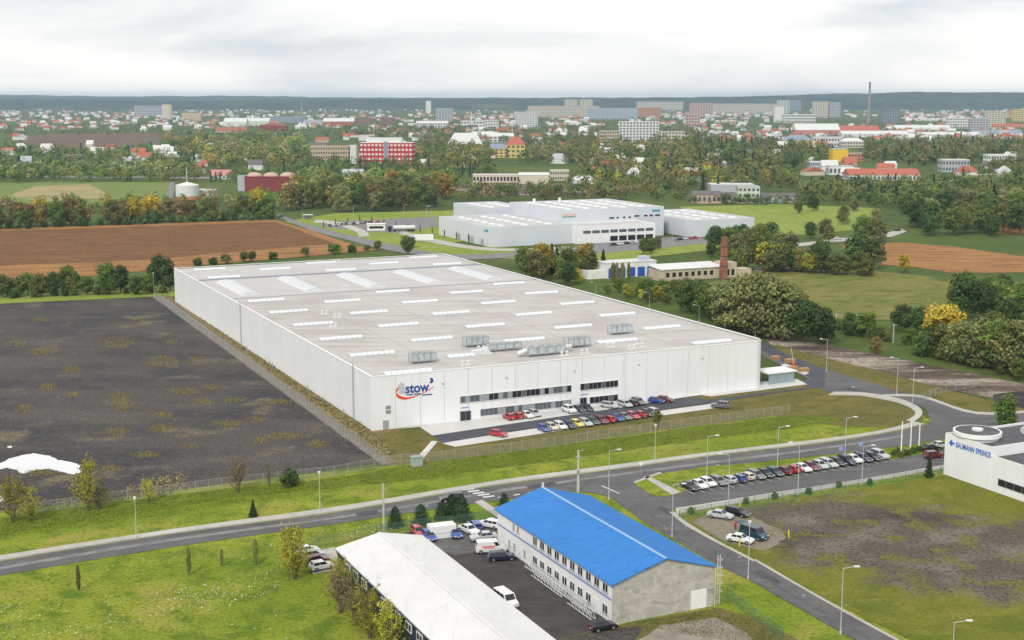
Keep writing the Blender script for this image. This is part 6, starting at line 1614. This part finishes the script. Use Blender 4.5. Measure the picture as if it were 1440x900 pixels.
woodland('woodland', 'mixed autumn trees round the middle of the town', [
    ([(420, 238), (440, 228), (640, 232), (700, 238), (690, 252), (560, 250)], 190, DK + ['brownish'], (7, 13), 6),
    ([(580, 228), (590, 195), (640, 200), (690, 215), (690, 238), (600, 240)], 200, AUT, (11, 19), 6),
    ([(735, 232), (745, 200), (860, 200), (1000, 205), (1000, 240), (860, 240)], 330, AUT + MIX, (12, 20), 6),
    ([(800, 262), (820, 238), (1000, 240), (1120, 250), (1120, 266), (960, 272), (860, 268)], 260, AUT + ['yellowgreen', 'conifer'], (9, 16), 6),
    ([(640, 284), (660, 268), (800, 270), (960, 275), (960, 284), (800, 282)], 110, AUT, (7, 13), 6),
    ([(480, 196), (480, 182), (1000, 182), (1000, 200), (800, 204), (600, 200)], 420, AUT + MIX, (10, 16), 8)], 2, 90)
woodland('woodland', 'dark belts of trees on the right between town and meadow', [
    ([(960, 245), (960, 200), (1110, 205), (1170, 214), (1165, 235), (1060, 245)], 290, DK + ['olive', 'brownish'], (13, 20), 7),
    ([(1215, 228), (1220, 205), (1440, 200), (1470, 220), (1440, 225), (1300, 236)], 270, DK + AUT[:4], (13, 20), 7),
    ([(1120, 290), (1130, 268), (1190, 264), (1300, 263), (1340, 256), (1460, 252), (1460, 300), (1280, 300), (1200, 288)], 380, DK + ['willow', 'olive', 'green'], (8, 14), 6),
    ([(960, 288), (980, 284), (1130, 286), (1130, 290)], 40, DK, (4, 8), 4),
    ([(1380, 245), (1440, 225), (1470, 230), (1470, 250)], 90, AUT, (10, 16), 6)], 3, 100)
woodland('woodland', 'far trees scattered between the houses and blocks of the town', [
    ([(-100, 205), (-100, 152), (480, 152), (480, 196), (230, 192), (10, 190)], 2100, DK + MIX, (6, 11), 8),
    ([(480, 184), (480, 150), (1000, 158), (1000, 184)], 1700, DK + MIX + ['brownish'], (6, 11), 8),
    ([(980, 204), (980, 156), (1480, 150), (1480, 203)], 1800, DK + MIX + ['brownish', 'olive'], (6, 11), 8)], 4, 34)
woodland('forest', 'blue-green forest below the skyline', [
    ([(-150, 164), (-150, 152), (700, 152.5), (1560, 152), (1560, 160), (1000, 162), (480, 164)], 4200, DK + MIX, (9, 16), 0)], 5, 14)

# tufts and weeds on the black lot, flowers in the lawn
def tufts(name, label, polys, seed, tint, hgt, kind_cards=7, spread=.5):
    r = np.random.RandomState(seed); rr = random.Random(seed); C = []
    for poly, n in polys:
        for p in spots(poly, n, rr):
            for k in range(kind_cards): C.append((p.x + r.normal() * spread, p.y + r.normal() * spread * 1.2, abs(r.normal()) * hgt * .5 + .04))
    C = np.array(C)
    N = r.normal(size=C.shape) + np.array([0, -.6, .5])
    me = card_mesh(name, C, N, hgt * r.uniform(.4, 1.0, len(C)), np.array(TINT[tint]) * r.uniform(.6, 1.35, (len(C), 1)))
    return props(link(name, me), label, 'weeds', kind='stuff')
weed_spots = [(62, 494, 20, 6), (22, 484, 12, 4), (165, 482, 26, 9), (228, 508, 22, 8), (240, 480, 9, 4), (258, 551, 24, 5), (170, 560, 16, 8), (228, 583, 14, 4), (162, 607, 18, 6), (225, 603, 16, 5), (320, 596, 20, 5), (330, 563, 14, 3), (285, 565, 12, 5), (400, 613, 30, 4), (448, 624, 12, 5), (365, 620, 8, 4), (70, 544, 10, 6), (35, 575, 12, 6), (105, 555, 9, 4), (175, 573, 16, 6), (155, 660, 14, 4), (60, 665, 24, 3), (205, 640, 16, 4), (265, 628, 6, 3), (100, 520, 14, 5), (200, 450, 10, 3), (60, 450, 14, 3), (275, 505, 10, 4), (300, 545, 16, 3), (390, 565, 18, 4), (360, 590, 10, 3)]
def blob(u, v, a, b): return [(u + a * math.cos(t) , v + b * math.sin(t)) for t in [k * math.pi / 4 for k in range(8)]]
tufts('weed_tufts', 'dry yellow weeds in patches on the black gravel', [(blob(u, v, a, b), int(14 + a * b * .7)) for u, v, a, b in weed_spots], 31, 'weed', .16, 9, .7)
bpy.data.objects['weed_tufts'].name = 'weed_growth'
tufts('dry_growth', 'pale brown dead stalks along the lot fence', [([(40, 715), (160, 695), (260, 660), (270, 690), (150, 706)], 160), ([(230, 410), (247, 424), (520, 610), (550, 640), (540, 640)], 900)], 32, 'drab', .35, 6)
tufts('verge_growth', 'tall dark grass on the bank below the fence', [([(0, 735), (480, 672), (480, 690), (0, 757)], 1800), ([(560, 664), (900, 617), (1120, 588), (1120, 598), (900, 630), (560, 678)], 2200)], 33, 'verge', .14, 7)
tufts('rough_growth', 'rough weeds round the concrete gable', [([(845, 890), (1010, 858), (1060, 872), (1100, 905), (1040, 905), (900, 880), (800, 905)], 900)], 34, 'olive', .13, 6)
tufts('lawn_growth', 'short uneven grass of the foreground lawn', [([(0, 815), (480, 745), (470, 900), (0, 900)], 1800)], 35, 'verge', .10, 5, .6)
r = np.random.RandomState(9); rr = random.Random(9)
fl_ = []
for poly, n in (([(0, 850), (130, 850), (300, 820), (330, 850), (200, 880), (60, 905), (0, 905)], 200), ([(200, 840), (380, 800), (400, 830), (300, 860)], 130), ([(420, 745), (600, 725), (660, 735), (480, 760)], 90), ([(0, 810), (460, 750), (460, 900), (0, 900)], 90)):
    for p in spots(poly, n, rr): fl_.append((p.x, p.y, .12))
C = np.array(fl_)
M_FLOWER = mat('white_petals', (.75, .75, .70), .8)
props(link('lawn_flowers', card_mesh('lawn_flowers', C, r.normal(size=C.shape) * .3 + np.array([0, -.5, 1]), (.08 * r.uniform(.5, 1.6, len(C))), np.ones((len(C), 3)), M_FLOWER)), 'white flowers scattered in the foreground lawn', 'flowers', kind='stuff')
bpy.data.objects['lawn_flowers'].name = 'flower_cover'

# ------------------------------------------------------------------ the person by the van
def person(p, rz):
    V = [(0, 0, .95), (0, 0, 1.2), (0, 0, 1.42), (0, .01, 1.55), (0, .02, 1.68), (0, .02, 1.78),
         (.10, 0, .92), (.12, .02, .5), (.13, -.03, .08), (.13, .14, .04),
         (-.10, 0, .92), (-.12, -.04, .5), (-.13, -.06, .08), (-.13, .11, .04),
         (.19, 0, 1.42), (.27, .03, 1.15), (.26, .22, 1.02), (.25, .29, 1.0),
         (-.19, 0, 1.42), (-.27, .03, 1.15), (-.25, .22, 1.05), (-.24, .29, 1.04)]
    E_ = [(0, 1), (1, 2), (2, 3), (3, 4), (4, 5), (0, 6), (6, 7), (7, 8), (8, 9), (0, 10), (10, 11), (11, 12), (12, 13), (2, 14), (14, 15), (15, 16), (16, 17), (2, 18), (18, 19), (19, 20), (20, 21)]
    rad = [.15, .15, .15, .06, .10, .07, .10, .075, .05, .04, .10, .075, .05, .04, .08, .06, .045, .04, .08, .06, .045, .04]
    me = bpy.data.meshes.new('person'); me.from_pydata(V, E_, [])
    o = bpy.data.objects.new('tmp', me); COL.objects.link(o)
    md = o.modifiers.new('skin', 'SKIN'); o.modifiers.new('sub', 'SUBSURF').levels = 1
    for i, q in enumerate(rad): me.skin_vertices[0].data[i].radius = (q, q * .85)
    me.skin_vertices[0].data[0].use_root = True
    b = bpy.data.meshes.new_from_object(o.evaluated_get(bpy.context.evaluated_depsgraph_get()))
    bpy.data.objects.remove(o)
    b.materials.clear()
    for m in (mat('red_jacket', (.55, .05, .03), .8), mat('dark_trousers', (.02, .025, .035), .85), mat('skin', (.45, .27, .19), .6)): b.materials.append(m)
    for f in b.polygons:
        c = f.center
        f.material_index = 2 if (c.z > 1.52 or (c.y > .24 and c.z > .9)) else (0 if c.z > .93 else 1)
        f.use_smooth = True
    ob = link('person', b, None, None, p, rz)
    h = MB()
    for i in range(3):
        z0, z1 = 1.70 + i * .045, 1.70 + (i + 1) * .045
        h.tube((0, .0, z0), (0, .0, z1), .118 - i * .02, .118 - (i + 1) * .028, 10)
    h.build('hair', mat('dark_hair', (.03, .02, .015), .8), ob)
    return props(ob, 'person in a red jacket and dark trousers standing behind the van', 'person')
pp = G(1034, 746)
person((pp.x, pp.y, .03), R(200))

# ------------------------------------------------------------------ the air between here and the hills
hz = bpy.data.materials.new('haze_air')
hz.use_nodes = True
ht = hz.node_tree
ht.nodes.clear()
ho = ht.nodes.new('ShaderNodeOutputMaterial')
pv = ht.nodes.new('ShaderNodeVolumePrincipled')
pv.inputs['Color'].default_value = (.60, .80, 1.0, 1)
pv.inputs['Density'].default_value = 0.000062
pv.inputs['Anisotropy'].default_value = 0.2
ht.links.new(pv.outputs['Volume'], ho.inputs['Volume'])
hb = MB().box(-16000, 16000, -300, 16500, -6, 128).build('haze', hz)
hb['kind'] = 'stuff'
hb['label'] = 'pale blue haze in the air over the whole valley'
